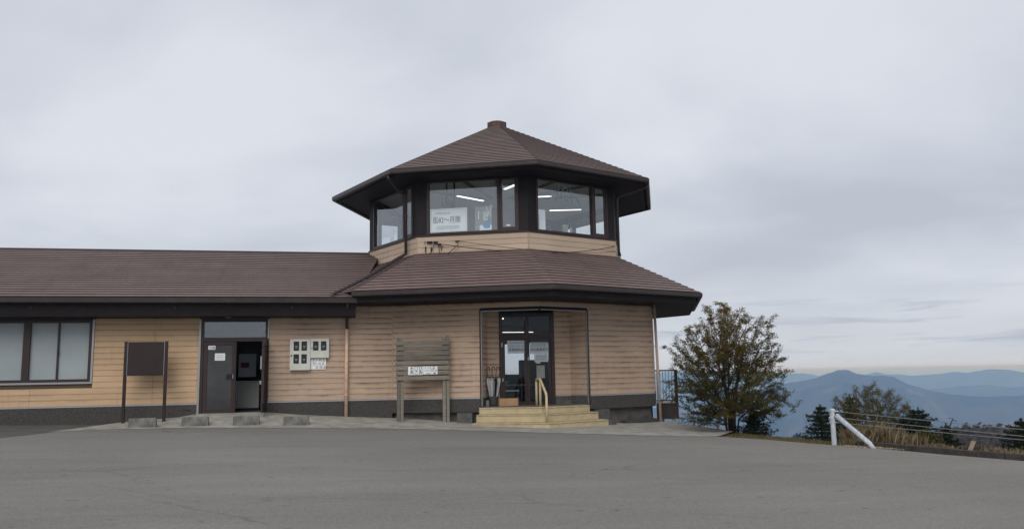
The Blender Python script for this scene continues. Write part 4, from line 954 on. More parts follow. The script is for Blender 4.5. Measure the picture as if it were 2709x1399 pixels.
# ------------------------------------------------------------------ posters in the upper windows
UFL, UFR = octa(RUW, -45), octa(RUW, 0)
t = thing('window_poster', 'large white poster reading 82 with date lettering in the upper window', 'poster', UFL.P(1.05, -.06, 5.77))
mb = MB(); UFL.box(mb, 0.415, 1.655, -0.07, -0.062, 5.772, 6.56); build('sheet', mb, M['white'], t)
mb = MB(); 
for a, b, c, d in ((0.45, 1.62, 6.515, 6.522), (0.45, 1.62, 5.80, 5.807), (0.45, 0.457, 5.807, 6.515), (1.613, 1.62, 5.807, 6.515)): UFL.quad(mb, a, b, -0.0605, c, d)
build('border', mb, M['ink_soft'], t)
build('lettering', text_mb('版82〜月開', .235, UFL, .50, -0.0605, 6.10, .80), M['ink'], t)
lines(t, UFL, .55, 1.1, 6.38, 6.46, -.0605, 2); lines(t, UFL, .58, 1.4, 5.88, 6.0, -.0605, 4)
t = thing('window_poster', 'clear hanging poster with white vertical lettering and blue figure', 'poster', UFL.P(2.2, -.06, 5.77))
mb = MB(); UFL.box(mb, 1.915, 2.47, -0.07, -0.064, 5.772, 6.57); build('sheet', mb, M['paper_grey'], t)
build('lettering', text_mb('S\nO\nV\n8', .15, UFL, 2.27, -.0625, 6.45), M['white'], t); build('lettering', text_mb('ロ\nV\nZ\n5', .12, UFL, 2.39, -.0625, 6.52), M['white'], t); build('lettering', text_mb('気め\n合', .17, UFL, 2.17, -.0625, 6.25, .7), M['white'], t)
mb = MB(); UFL.box(mb, 2.02, 2.05, -.0635, -.0625, 6.15, 6.42); UFL.box(mb, 2.07, 2.46, -.0635, -.0625, 5.775, 5.95); build('white_panel', mb, M['white'], t)
mb = MB(); mb.add([UFL.P(s_, -.061, z) for s_, z in ((2.22, 6.0), (2.42, 5.98), (2.40, 5.85), (2.24, 5.84), (2.17, 5.92))], [(0, 1, 2, 3, 4)]); mb.add([UFL.P(s_, -.0605, z) for s_, z in ((2.24, 6.0), (2.40, 6.0), (2.36, 6.13), (2.28, 6.1))], [(0, 1, 2, 3)]); build('blue_shape', mb, M['blue'], t)
t = thing('window_sticker', 'small white sticker low on the narrow pane by the corner', 'sticker', UFL.P(3.0, -.02, 5.9)); mb = MB(); UFL.box(mb, 2.95, 3.08, -.02, -.016, 5.875, 5.92); build('label_sheet', mb, M['white'], t)
t = thing('window_poster', 'white sheet at the left end of the upper right window', 'poster', UFR.P(.55, -.06, 5.77)); mb = MB(); UFR.box(mb, 0.405, 0.74, -.07, -.064, 5.772, 6.44); build('sheet', mb, M['white'], t); mb = MB(); UFR.box(mb, .475, .49, -.0635, -.0628, 5.87, 6.27); build('printed_line', mb, M['ink_soft'], t)
t = thing('window_poster', 'pale upright sheet standing in the middle of the upper right window', 'poster', UFR.P(1.57, -.1, 5.77)); mb = MB(); UFR.box(mb, 1.47, 1.69, -.10, -.094, 5.772, 6.04); build('sheet', mb, M['paper_grey'], t)
t = thing('window_poster', 'narrow grey sheet low in the upper right window', 'poster', UFR.P(1.83, -.1, 5.77)); mb = MB(); UFR.box(mb, 1.78, 1.87, -.10, -.094, 5.772, 5.97); build('sheet', mb, M['paper_grey'], t)
# teal house drawn on the glass with marker
t = thing('marker_drawing', 'teal marker drawing of a house on the upper right window', 'drawing', UFR.P(1.6, -.03, 6.7))
mb = MB()
def stroke(pts, w_=.011):
    for (a, b), (c, d) in zip(pts, pts[1:]):
        v = Vector((c - a, d - b)); p_ = Vector((-v.y, v.x)).normalized() * w_
        mb.add([UFR.P(a + p_.x, -.04, b + p_.y), UFR.P(c + p_.x, -.04, d + p_.y), UFR.P(c - p_.x, -.04, d - p_.y), UFR.P(a - p_.x, -.04, b - p_.y)], [(0, 1, 2, 3)])
stroke([(1.41, 6.78), (1.41, 7.12), (1.60, 7.31), (1.72, 7.12)]); stroke([(1.44, 6.76), (1.69, 6.74), (1.71, 6.84)]); stroke([(1.34, 7.34), (1.20, 6.75)]); stroke([(1.78, 7.27), (1.90, 6.73)]); stroke([(0.94, 7.02), (0.94, 6.78)], .016); stroke([(2.06, 7.02), (2.21, 6.70), (2.02, 6.70)]); stroke([(0.96, 6.74), (1.16, 6.73)], .006)
stroke([(1.56, 7.02), (1.66, 6.99), (1.60, 6.93), (1.68, 6.88), (1.62, 6.82)])
build('strokes', mb, M['teal'], t)
# hanging viewer behind the white poster
t = thing('hanging_viewer', 'black device hung on two poles behind the white poster', 'device', UFL.P(.95, -.5, 6.5))
mb = MB(); a = UFL.P(.86, -.5, 0); b = UFL.P(1.12, -.5, 0); mb.tube([(*a[:2], 6.7), (*a[:2], 7.64)], .03); mb.tube([(*b[:2], 6.65), (*b[:2], 7.64)], .03); build('poles', mb, M['black'], t)
mb = MB(); UFL.box(mb, .86, 1.08, -.62, -.40, 6.58, 6.88); build('device_body', mb, M['black'], t, bevel=.03)
mb = MB(); mb.tube([UFL.P(.86, -.5, 6.70), UFL.P(.76, -.5, 6.72), UFL.P(.72, -.5, 6.80), UFL.P(.71, -.5, 6.88)], .028); build('arm', mb, M['black'], t)

# ------------------------------------------------------------------ service wires on the tower
t = thing('wire_bracket', 'dark insulator bracket with cable loops on the upper siding', 'bracket', UFL.P(.7, .05, 5.4))
mb = MB(); UFL.box(mb, .34, .52, .03, .11, 5.42, 5.48); UFL.box(mb, .56, .70, .03, .12, 5.40, 5.47); UFL.box(mb, .26, .275, .03, .06, 5.39, 5.50); build('insulator', mb, M['black'], t, bevel=.012)
mb = MB(); UFL.box(mb, .70, .82, .05, .12, 5.33, 5.39); UFL.box(mb, .27, .31, .03, .07, 5.16, 5.32); UFL.box(mb, .46, .50, .03, .07, 5.14, 5.30); build('clamp', mb, M['black'], t, bevel=.012)
mb = MB()
def loop(pts, r_): mb.tube([UFL.P(*p) for p in pts], r_, 5)
loop([(.28, .06, 5.3), (.29, .09, 5.12), (.36, .11, 5.05), (.46, .11, 5.08), (.54, .11, 5.2), (.58, .1, 5.38)], .012)
loop([(.74, .1, 5.35), (.76, .12, 5.15), (.82, .16, 4.98), (.92, .20, 4.93), (1.05, .2, 5.0), (1.2, .16, 5.15), (1.36, .1, 5.30)], .012)
loop([(.86, .1, 5.32), (.83, .1, 5.22), (.82, .08, 5.17)], .014)
build('cable_loop', mb, M['black'], t)
t = thing('wire_bracket', 'small pale insulator where the upper wire leaves the siding', 'bracket', UFL.P(1.36, .05, 5.3))
mb = MB(); UFL.box(mb, 1.28, 1.40, .03, .08, 5.435, 5.46); build('hook', mb, M['black'], t)
mb = MB()
for k in range(3): c_ = UFL.P(1.365 + .01 * k, .09, 0); mb.lathe(c_[0], c_[1], [(.012, 5.40 - k * .05), (.028, 5.385 - k * .05), (.012, 5.365 - k * .05)], 8)
build('insulator', mb, M['alu'], t)
def sagwire(name, lab, p0, p1, sag, r_, bow):
    p0, p1 = Vector(p0), Vector(p1); pts = []
    for k in range(19):
        u = k / 18; p = p0.lerp(p1, u); p.z -= sag * 4 * u * (1 - u); out = Vector((p.x, p.y, 0)); p += Vector((0.12, -1, 0)).normalized() * bow * 4 * u * (1 - u); pts.append(p)
    t_ = thing(name, lab, 'wire', p0); build('strand', MB().tube(pts, r_, 5), M['black'], t_)
UFR_END = UFR.P(3.6, .05, 0)
sagwire('service_wire', 'thicker black wire sagging across the tower base', UFL.P(.82, .1, 5.37), (UFR_END[0], UFR_END[1], 5.45), .42, .012, 1.1)
sagwire('service_wire', 'thin wire above the thick one across the tower siding', UFL.P(1.37, .08, 5.45), (UFR_END[0] + .05, UFR_END[1] + .05, 5.28), .34, .008, 1.1)

# ------------------------------------------------------------------ electricity cabinets on the wing wall
def meter_window(t_, x, z):
    o = build('meter_window', MB(), None, t_) if False else None
    mb = MB(); WF.box(mb, sx(x - .07), sx(x + .07), .146, .150, z - .125, z + .125); f_ = build('meter_window', mb, M['black_glass'], t_)
    mb = MB(); WF.wall(mb, sx(x - .078), sx(x + .078), .1455, .156, z - .135, z + .135, [(sx(x - .066), sx(x + .066), z - .12, z + .12)]); build('window_rim', mb, M['black'], f_)
    mb = MB(); WF.box(mb, sx(x - .035), sx(x + .035), .150, .1515, z - .03, z + .0); WF.box(mb, sx(x - .03), sx(x + .03), .150, .1515, z - .06, z - .045); build('dial', mb, M['ink_soft'], f_)
t = thing('meter_cabinet', 'larger pale electricity meter cabinet with four dark windows', 'meter cabinet', (-6.98, YW, 1.41))
mb = MB(); WF.box(mb, sx(-7.275), sx(-6.685), .024, .145, 1.41, 2.325); build('cabinet_body', mb, M['meter'], t, bevel=.006)
for x in (-7.09, -6.865):
    for z in (2.125, 1.745): meter_window(t, x, z)
mb = MB(); WF.box(mb, sx(-7.25), sx(-7.21), .145, .16, 1.82, 1.86); build('lock', mb, M['black'], t)
t = thing('meter_cabinet', 'smaller pale electricity meter cabinet with two dark windows', 'meter cabinet', (-6.41, YW, 1.76))
mb = MB(); WF.box(mb, sx(-6.68), sx(-6.14), .024, .145, 1.765, 2.335); build('cabinet_body', mb, M['meter'], t, bevel=.006)
for x in (-6.53, -6.30): meter_window(t, x, 2.125)
mb = MB(); WF.box(mb, sx(-6.655), sx(-6.63), .145, .16, 2.04, 2.07); build('lock', mb, M['black'], t)
t = thing('map_sign', 'small white map sign with red marks under the smaller meter cabinet', 'sign', (-6.45, YW, 1.42))
mb = MB(); WF.box(mb, sx(-6.678), sx(-6.22), .024, .05, 1.425, 1.755); build('plate', mb, M['white'], t)
build('lettering', text_mb('てノ 巳 仁ド', .085, WF, sx(-6.63), .0512, 1.67), M['ink_red'], t); build('lettering', text_mb('ロ1 日 Z', .085, WF, sx(-6.61), .0512, 1.56), M['ink_red'], t); build('lettering', text_mb('日 田 品', .09, WF, sx(-6.53), .0512, 1.455), M['ink_red'], t)
mb = MB()
for a, b, c, d in ((-6.64, -6.52, 1.63, 1.636), (-6.40, -6.26, 1.56, 1.566), (-6.30, -6.294, 1.56, 1.70), (-6.55, -6.544, 1.50, 1.60)): WF.quad(mb, sx(a), sx(b), .0513, c, d)
build('map_lines', mb, M['ink'], t)

# ------------------------------------------------------------------ brown notice board on two posts
t = thing('notice_board', 'blank dark brown metal notice board on two posts in front of wing', 'notice board', (-11.15, -4.9, 0.1))
NB = Fr((0, -4.9), (1, -4.9))
mb = MB(); NB.box(mb, -11.62, -10.68, -.03, .02, 1.32, 2.26); build('panel', mb, M['brown_board'], t, bevel=.004)
for x in (-11.68, -10.62):
    z0 = ground_z(x, -4.9); mb = MB(); NB.box(mb, x - .04, x + .04, -.04, .04, z0 - .05, 2.275); build('post', mb, M['brown_board'], t, bevel=.006)
    mb = MB(); xs_ = x + (.048 if x < -11 else -.048); NB.box(mb, xs_ - .006, xs_ + .006, -.02, .03, 1.32, 2.265); build('edge_strip', mb, M['alu'], t)

# ------------------------------------------------------------------ weathered plank sign
t = thing('plank_sign', 'weathered grey wooden plank sign board on doubled posts beside the steps', 'sign board', (-3.4, -5.2, -0.1))
PS = Fr((0, -5.2), (1, -5.2))
zb = 1.06; npl = 8; hp = (2.225 - zb) / npl
for k in range(npl):
    za = zb + k * hp; l0 = -4.215 + random.uniform(-.02, .02); l1 = -2.625 + random.uniform(-.02, .02); tl = random.uniform(-.008, .012)
    mb = MB(); h = hp - random.uniform(.020, .036); n0, n1 = 0.0, .045 + random.uniform(0, .012)
    mb.hexa([PS.P(l0, n1, za), PS.P(l1, n1, za + tl), PS.P(l1, n0, za + tl), PS.P(l0, n0, za), PS.P(l0, n1 - .008, za + h), PS.P(l1, n1 - .008, za + h + tl), PS.P(l1, n0, za + h + tl), PS.P(l0, n0, za + h)])
    build('plank', mb, M['wood'], t, bevel=.006)
for x in (-4.12, -4.02, -2.77, -2.66):
    z0 = ground_z(x, -5.2) - .1; top = {-4.12: 2.30, -4.02: 2.31, -2.77: 2.29, -2.66: 2.36}[x]
    mb = MB(); PS.box(mb, x - .046, x + .044, -.11, -.005, z0, top); build('post', mb, M['wood'], t, bevel=.008)
mb = MB(); PS.box(mb, -3.85, -3.415, .06, .072, 1.21, 1.445); s1_ = build('name_plate', mb, M['white'], t); tag(s1_, 'white sign plate with large black lettering')
build('lettering', text_mb('ホロひ\n奥之衾', .125, PS, -3.80, .0735, 1.345, 1.0), M['ink'], s1_)
mb = MB(); PS.box(mb, -3.405, -2.98, .06, .072, 1.22, 1.45); s2_ = build('name_plate', mb, M['white'], t); tag(s2_, 'white sign plate with small black lettering')
build('lettering', text_mb('ババ·E_品:', .082, PS, -3.385, .0735, 1.375, .95), M['ink'], s2_); build('lettering', text_mb('トロス·日日·呂', .075, PS, -3.385, .0735, 1.30, .80), M['ink'], s2_)
mb = MB(); PS.quad(mb, -3.32, -3.18, .0735, 1.238, 1.252); mb.add([PS.P(s_, .0735, z) for s_, z in ((-3.12, 1.235), (-3.03, 1.235), (-3.03, 1.255), (-3.06, 1.272), (-3.1, 1.258))], [(0, 1, 2, 3, 4)]); build('emblem', mb, M['ink'], s2_)

# ------------------------------------------------------------------ concrete wheel stops
ws = MB(); ws.hexa([(-.355, -.075, 0), (.355, -.075, 0), (.355, .075, 0), (-.355, .075, 0), (-.345, -.06, .26), (.345, -.06, .26), (.345, .06, .26), (-.345, .06, .26)])
wme = ws.mesh('wheel_stop'); wme.materials.append(M['conc'])
for k, (x, y, rz, lab) in enumerate(((-11.0, -5.68, 1, 'worn concrete wheel stop below the brown notice board'), (-9.69, -5.50, -1, 'concrete wheel stop left of the side door'), (-8.35, -5.51, 1.5, 'concrete wheel stop right in front of the open side door'), (-7.0, -5.57, 0, 'concrete wheel stop below the meter cabinets'))):
    o = link_mesh('wheel_stop', wme, None, None, (x, y, apron_z(x, y) - .025)); o.rotation_euler = (0, 0, R(rz)); tag(o, lab, 'wheel stop', 'concrete wheel stops along the ramp')
    bv = o.modifiers.new('bevel', 'BEVEL'); bv.width = .014; bv.segments = 2

# ------------------------------------------------------------------ cable barrier at the lot's edge
t = thing('cable_barrier', 'white steel cable barrier with end post and diagonal brace', 'barrier', (5.33, -12.45, -0.57))
zp = ga(5.33, -12.45)
def cable_at(y0, z0, z1): return [(5.31 + (8.3 - 5.31) * k / 10, -12.47 + (-17.8 + 12.47) * k / 10, z0 + (z1 - z0) * k / 10 * 1.58 - .05 * (k / 10) * (1 - k / 10)) for k in range(11)]
mb = MB(); mb.lathe(5.275, -12.45, [(.056, zp - .08), (.056, .17), (.054, .175)], 16); build('post', mb, M['guard'], t, smooth=False)
mb = MB(); mb.lathe(5.275, -12.45, [(.060, .176), (.070, .185), (.072, .225), (.064, .245), (.03, .25)], 16); build('post_cap', mb, M['guard'], t)
mb = MB(); mb.tube([(5.32, -12.53, 0.10), (5.66, -13.20, -.50), (5.70, -13.28, ga(5.70, -13.28) - .04)], .056, 14); build('brace', mb, M['guard'], t, smooth=True)
for z in (.19, .05, -.06):
    mb = MB(); mb.tube([(5.19, -12.44, z), (5.39, -12.52, z)], .016, 8); build('cable_anchor', mb, M['guard'], t)
for z0, z1 in ((.19, -.07), (.05, -.20), (-.06, -.27)):
    build('cable', MB().tube(cable_at(0, z0, z1), .0075, 6), M['cable'], t)
zq = ga(8.3, -17.8); mb = MB(); mb.lathe(8.32, -17.8, [(.057, zq - .1), (.057, zq + .72), (.02, zq + .74)], 14); build('post', mb, M['guard'], t)

# ------------------------------------------------------------------ vegetation
def fast_mesh(name, V, F):
    """V (n,3), F (m,k) arrays -> mesh"""
    me = bpy.data.meshes.new(name); V = np.asarray(V, np.float32); F = np.asarray(F, np.int32); k = F.shape[1]
    me.vertices.add(len(V)); me.vertices.foreach_set('co', V.ravel())
    me.loops.add(F.size); me.loops.foreach_set('vertex_index', F.ravel())
    me.polygons.add(len(F)); me.polygons.foreach_set('loop_start', np.arange(0, F.size, k, dtype=np.int32)); me.polygons.foreach_set('loop_total', np.full(len(F), k, np.int32))
    me.update(calc_edges=True); me.validate(); return me
def leaf_cards(C, size, aspect=0.55, up=0.0, rng=RNG):
    """one small diamond leaf at every point of C"""
    n = len(C); d = rng.normal(size=(n, 3)); d[:, 2] *= (1 - up); d /= np.linalg.norm(d, axis=1)[:, None]
    u = rng.normal(size=(n, 3)); u -= (u * d).sum(1)[:, None] * d; u /= np.linalg.norm(u, axis=1)[:, None]
    s = (np.asarray(size) * rng.uniform(.6, 1.3, n))[:, None]
    V = np.stack([C - d * s, C + u * s * aspect, C + d * s, C - u * s * aspect], 1).reshape(-1, 3)
    return V, np.arange(4 * n).reshape(-1, 4)
def colonize(roots, A, step, infl, kill, iters, trop=(0, 0, 0.12)):
    nodes = [np.array(r_, float) for r_ in roots]
    par = [i - 1 if i and 0 < roots[i][2] - roots[i - 1][2] < .1 and abs(roots[i][0] - roots[i - 1][0]) < .05 else -1 for i in range(len(nodes))]
    A = np.asarray(A, float); near = np.full(len(A), 1e9); idx = np.zeros(len(A), int); done = 0; trop = np.array(trop)
    def upd(k0):
        for k in range(k0, len(nodes)):
            d = np.linalg.norm(A - nodes[k], axis=1); m = d < near; near[m] = d[m]; idx[m] = k
    upd(0)
    for it in range(iters):
        alive = near > kill
        A, near, idx = A[alive], near[alive], idx[alive]
        if len(A) == 0: break
        m = near < infl
        if not m.any(): m = near < near.min() * 1.02
        k0 = len(nodes)
        for k in np.unique(idx[m]):
            v = A[m & (idx == k)] - nodes[k]; v = (v / np.linalg.norm(v, axis=1)[:, None]).sum(0); v = v / (np.linalg.norm(v) + 1e-9) + trop + RNG.normal(size=3) * .10
            v /= np.linalg.norm(v); q = nodes[k] + v * step
            nodes.append(q); par.append(k)
        upd(k0)
        if len(nodes) > 16000: break
    return np.array(nodes), np.array(par)
def wood_mesh(name, nodes, par, tip, expo=2.2, rmax=.2):
    n = len(nodes); kids = [[] for _ in range(n)]
    for i, p_ in enumerate(par):
        if p_ >= 0: kids[p_].append(i)
    rad = np.zeros(n)
    for i in range(n - 1, -1, -1):
        rad[i] = tip if not kids[i] else min(rmax, sum(rad[k] ** expo for k in kids[i]) ** (1 / expo))
    V = []; F = []
    for i, p_ in enumerate(par):
        if p_ < 0: continue
        a, b = nodes[p_], nodes[i]; d = b - a; L = np.linalg.norm(d)
        if L < 1e-6: continue
        d /= L; u = np.cross(d, [.3, .5, .81]); u /= np.linalg.norm(u); w_ = np.cross(d, u); seg = 3 if rad[i] < .012 else 6; o = len(V)
        r0, r1 = min(rad[p_], rad[i] * 1.25), rad[i]
        for r_, c_ in ((r0, a - d * r0 * .3), (r1, b + d * r1 * .3)):
            for k in range(seg): t_ = 2 * math.pi * k / seg; V.append(c_ + (u * math.cos(t_) + w_ * math.sin(t_)) * r_)
        for k in range(seg): k2 = (k + 1) % seg; F.append((o + k, o + k2, o + seg + k2, o + seg + k))
    return fast_mesh(name, V, F), rad
def make_tree(name, label, cat, base, attract, roots, step, infl, kill, tip, leaf_m, bark_m, leaf_n, leaf_s, spread, group=None, rthr=.012, iters=220, rmax=.12, trop=(0, 0, .12)):
    nodes, par = colonize(roots, attract, step, infl, kill, iters, trop)
    me, rad = wood_mesh('trunk', nodes, par, tip, rmax=rmax)
    t_ = thing(name, label, cat, base, group)
    link_mesh('trunk', me, bark_m, t_)
    thin = np.where(rad < rthr)[0]
    if leaf_n:
        pick = RNG.choice(thin, leaf_n); C = nodes[pick] + RNG.normal(size=(leaf_n, 3)) * np.array(spread)
        V, F = leaf_cards(C, leaf_s, up=.3); link_mesh('crown', fast_mesh('crown', V, F), leaf_m, t_)
    return t_, nodes

# big tree right of the building: several stems, wide fan-shaped crown with a ragged outline
TB = Vector((4.84, -8.30, slope_z(4.84, -8.30)))
def crown_pts(n_rays, per):
    """attraction points strung along boughs that leave the short trunk at different heights and feather out at their ends"""
    out = []
    for k in range(n_rays):
        az_ = k * 2.39996 + random.uniform(-.2, .2); el = -22 + 108 * ((k * .7548777) % 1.0) ** .95; z0 = .50 + .45 * random.random()
        L_ = float(np.interp(el, [-22, 0, 20, 40, 60, 86], [.95, 1.40, 1.74, 2.0, 2.35, 2.80])) * random.uniform(.84, 1.07)
        el = R(el); d = Vector((math.cos(el) * math.cos(az_), math.cos(el) * math.sin(az_) * .9, math.sin(el)))
        lift_ = random.uniform(.0, .22)
        for q in range(per):
            t_ = .22 + .78 * random.random() ** .75; wv = .04 + .17 * t_
            p = d * L_ * t_ + Vector((random.gauss(0, wv), random.gauss(0, wv), random.gauss(0, wv * .5) + lift_ * math.sin(math.pi * t_) * .8))
            if p.z + z0 < .10: continue
            out.append((TB.x + p.x, TB.y + p.y, TB.z + z0 + p.z))
    return np.array(out)
stems = []
for dx, dy, ln in ((0, 0, .95), (.10, .03, .8), (-.09, .06, .7), (.03, -.10, .75), (.16, -.05, .5), (-.15, -.04, .45)):
    for q in range(int(ln / .07)): stems.append((TB.x + dx * (1 + q * .05), TB.y + dy * (1 + q * .05), TB.z - .05 + q * .07))
make_tree('evergreen_tree', 'large multi-stemmed evergreen tree with browning top beside the building', 'tree', TB, crown_pts(92, 62), stems, .065, .5, .095, .0034, M['leaf_main'], M['bark_d'], 112000, .019, (.044, .044, .024), rthr=.0085, rmax=.085, trop=(0, 0, .16))

# bare-looking shrub tree down the slope behind the barrier
BT = Vector((8.35, -9.75, slope_z(8.35, -9.75)))
def bare_pts(n):
    out = []
    while len(out) < n:
        a = RNG.uniform(0, 6.283); ph = RNG.uniform(0, 1) ** .7 * 1.15; r_ = RNG.uniform(.45, 1.0)
        L_ = 2.05 - .55 * (ph / 1.15) + .18 * mnoise.noise(Vector((math.cos(a) * 2, math.sin(a) * 2, ph * 3)))
        x, y, z = r_ * L_ * math.sin(ph) * math.cos(a), r_ * L_ * math.sin(ph) * math.sin(a), r_ * L_ * math.cos(ph)
        out.append((BT.x + x - .1, BT.y + y, BT.z + .45 + z))
    return np.array(out)
make_tree('bare_tree', 'thin half-bare spreading tree behind the cable barrier', 'tree', BT, bare_pts(2200), [(BT.x, BT.y, BT.z - .05), (BT.x + .1, BT.y + .05, BT.z - .05)], .06, .6, .085, .0036, M['leaf_thin'], M['bark'], 42000, .015, (.035, .035, .03), rthr=.007, rmax=.06, trop=(0, 0, .22))
# small V of bare twigs at the kerb
TW = Vector((7.25, -13.45, slope_z(7.25, -13.45)))
make_tree('dead_sapling', 'dead forked sapling above the kerb', 'tree', TW, np.array([(TW.x + dx + random.gauss(0, .05), TW.y + random.gauss(0, .1), TW.z + z) for dx, z in ((-.25, .45), (-.3, .5), (.22, .5), (.35, .62), (.42, .7), (-.38, .6), (.15, .4), (.3, .75))]), [(TW.x, TW.y, TW.z - .05)], .06, .5, .07, .007, None, M['bark_d'], 0, .02, (.03,) * 3, rmax=.03)
TW = Vector((4.62, -5.35, slope_z(4.62, -5.35)))
make_tree('bare_shrub', 'tiny bare shrub at the foot of the balcony pipe', 'shrub', TW, np.array([(TW.x + random.gauss(.1, .14), TW.y + random.gauss(0, .1), TW.z + random.uniform(.05, .28)) for _ in range(60)]), [(TW.x, TW.y, TW.z - .03)], .03, .3, .04, .0035, None, M['bark_d'], 0, .02, (.03,) * 3, rmax=.012)

def conifer(label, x, y, top, width, name='conifer', rows=None, group='small dark conifers below the verge', lean=0.0):
    """whorls of drooping branches carrying flat sprays of needles"""
    zb_ = slope_z(x, y); H = top - zb_; t_ = thing(name, label, 'tree', (x, y, zb_), group)
    build('trunk', MB().tube([(x, y, zb_ - .05), (x + lean * .5, y, zb_ + H * .6), (x + lean, y, top)], [.045 * H / 2 + .01, .02 * H / 2 + .005, .004], 6), M['bark_d'], t_)
    C = []; br = MB(); n_w = rows or max(9, int(H / .105))
    for i in range(n_w):
        h = .06 + .92 * i / n_w; z = zb_ + H * h; Lb = width * .5 * ((1 - h) ** .85 * .96 + .05); nb = 7 if Lb > .25 else 5; a0 = random.uniform(0, 6.28)
        for k in range(nb):
            a = a0 + k / nb * 6.283 + random.uniform(-.25, .25); L_ = Lb * random.choice((.45, .7, .9, 1.0, 1.2)) * random.uniform(.85, 1.15); p = Vector((x + lean * h, y, z)); d = Vector((math.cos(a), math.sin(a), 0)); prev = p; ns_ = 6
            for s_ in range(1, ns_ + 1):
                u = s_ / ns_; q = p + d * L_ * u + Vector((0, 0, L_ * (-.22 * u + .30 * u * u))); br.tube([prev, q], .006, 3, False); prev = q
                wv = (1 - .72 * u) * L_ * .42; side = Vector((-d.y, d.x, 0))
                for j in range(16): C.append(q + side * random.gauss(0, wv) + d * random.uniform(-.5, .3) * L_ / ns_ + Vector((0, 0, random.gauss(0, .018))))
    for k in range(60): C.append(Vector((x + lean + random.gauss(0, .012), y + random.gauss(0, .012), top - random.uniform(0, .22) * min(1, H))))
    tag(build('branches', br, M['bark_d'], t_), None, kind='stuff')
    C = np.array([tuple(c_) for c_ in C]); V, F = leaf_cards(C, .030 if H < 2.6 else .036, .42, .25); link_mesh('crown', fast_mesh('crown', V, F), M['needle'], t_)
conifer('small dark conifer just left of the white end post', 6.45, -10.15, 0.26, 1.55)
conifer('dark conifer crowded behind the base of the big tree', 5.40, -8.55, 0.10, 1.4)
conifer('tallest dark conifer right of the bare tree behind the cables', 8.10, -11.75, 0.20, 2.1)
conifer('shorter dark conifer between the bare tree and its taller neighbour', 7.55, -11.9, 0.0, 1.6)
conifer('small dark conifer right of the middle conifer group', 8.60, -12.05, -0.20, 1.1)
conifer('dark conifer behind the bare tree, showing on its left side', 8.2, -8.9, 0.45, 1.5)
conifer('dark conifer cut by the right edge of the picture', 9.05, -13.85, 0.0, 1.9)

def bush(name, label, x, y, rx, rz, m, n=1500, size=.03, tw=60):
    z = slope_z(x, y); t_ = thing(name, label, 'bush', (x, y, z), 'low bushes on the slope')
    mb = MB()
    for k in range(tw):
        a = random.uniform(0, 6.28); r_ = random.uniform(.2, 1); mb.tube([(x + .1 * rx * math.cos(a), y + .1 * rx * math.sin(a), z - .03), (x + rx * r_ * .6 * math.cos(a), y + rx * r_ * .6 * math.sin(a), z + rz * random.uniform(.3, .8)), (x + rx * r_ * math.cos(a), y + rx * r_ * math.sin(a), z + rz * random.uniform(.5, 1.05) * math.sqrt(max(.1, 1 - r_ * r_ * .7)))], [.006, .004, .002], 3, False)
    build('stems', mb, M['bark'], t_)
    a = RNG.uniform(0, 6.283, n); rr_ = np.sqrt(RNG.uniform(0, 1, n)); hh = RNG.uniform(.15, 1.0, n) * np.sqrt(np.clip(1 - rr_ ** 2 * .8, .05, 1))
    C = np.stack([x + rx * rr_ * np.cos(a), y + rx * rr_ * np.sin(a), z + rz * hh], 1) + RNG.normal(size=(n, 3)) * .03
    V, F = leaf_cards(C, size); link_mesh('foliage', fast_mesh('foliage', V, F), m, t_)
bush('olive_bush', 'olive green bush behind the dry grass by the brace', 7.05, -11.75, .42, .75, M['leaf_green'])
bush('olive_bush', 'olive green bush at the foot of the middle conifers', 7.45, -12.75, .38, .62, M['leaf_green'])
bush('brown_bush', 'reddish brown twiggy bush beside the picture-edge conifer', 9.1, -12.7, .75, .85, M['leaf_bush'], 1200, .028, 160)
bush('brown_bush', 'brown twiggy bush behind the leaning wooden stake', 8.2, -13.45, .5, .62, M['leaf_bush'], 500, .025, 120)
bush('olive_bush', 'low yellow green bush near the kerb under the last conifer', 8.25, -14.55, .42, .36, M['leaf_green'], 1000)

# leaning stake
t = thing('wooden_stake', 'pale wooden stake leaning beyond the kerb', 'stake', (7.05, -14.45, -.75))
mb = MB(); mb.hexa([(6.98, -14.45, -.80), (7.05, -14.48, -.80), (7.06, -14.44, -.80), (6.99, -14.41, -.80), (7.15, -14.52, -.385), (7.22, -14.55, -.40), (7.23, -14.51, -.40), (7.16, -14.48, -.385)]); build('shaft', mb, M['stake'], t)

# dry grass tufts (single clumps) and short verge turf (uncountable)
def blades(P, h, w_, bend, rng=RNG):
    n = len(P); a = rng.uniform(0, 6.283, n); d = np.stack([np.cos(a), np.sin(a), np.zeros(n)], 1); s = np.stack([-np.sin(a), np.cos(a), np.zeros(n)], 1)
    hh = (h * rng.uniform(.45, 1.15, n))[:, None]; bb = (bend * rng.uniform(.2, 1.0, n))[:, None]; up = np.array([0, 0, 1.0])
    m = P + up * hh * .55 + d * hh * bb * .35; tp = P + up * hh * (1 - .25 * bb) + d * hh * bb
    V = np.stack([P - s * w_, P + s * w_, m + s * w_ * .7, tp, m - s * w_ * .7], 1).reshape(-1, 3)
    return V, np.arange(5 * n).reshape(-1, 5)
def tuft(label, x, y, r_, h, n):
    P = np.stack([x + RNG.normal(size=n) * r_, y + RNG.normal(size=n) * r_ * .8], 1); z = terrain_z(P); P = np.column_stack([P, z - .02])
    V, F = blades(P, h, .0045, .6); t_ = thing('grass_tuft', label, 'grass', (x, y, slope_z(x, y)), 'dry grass tufts behind the barrier'); tag(link_mesh('blades', fast_mesh('blades', V, F), M['straw'], t_), None, kind='stuff')
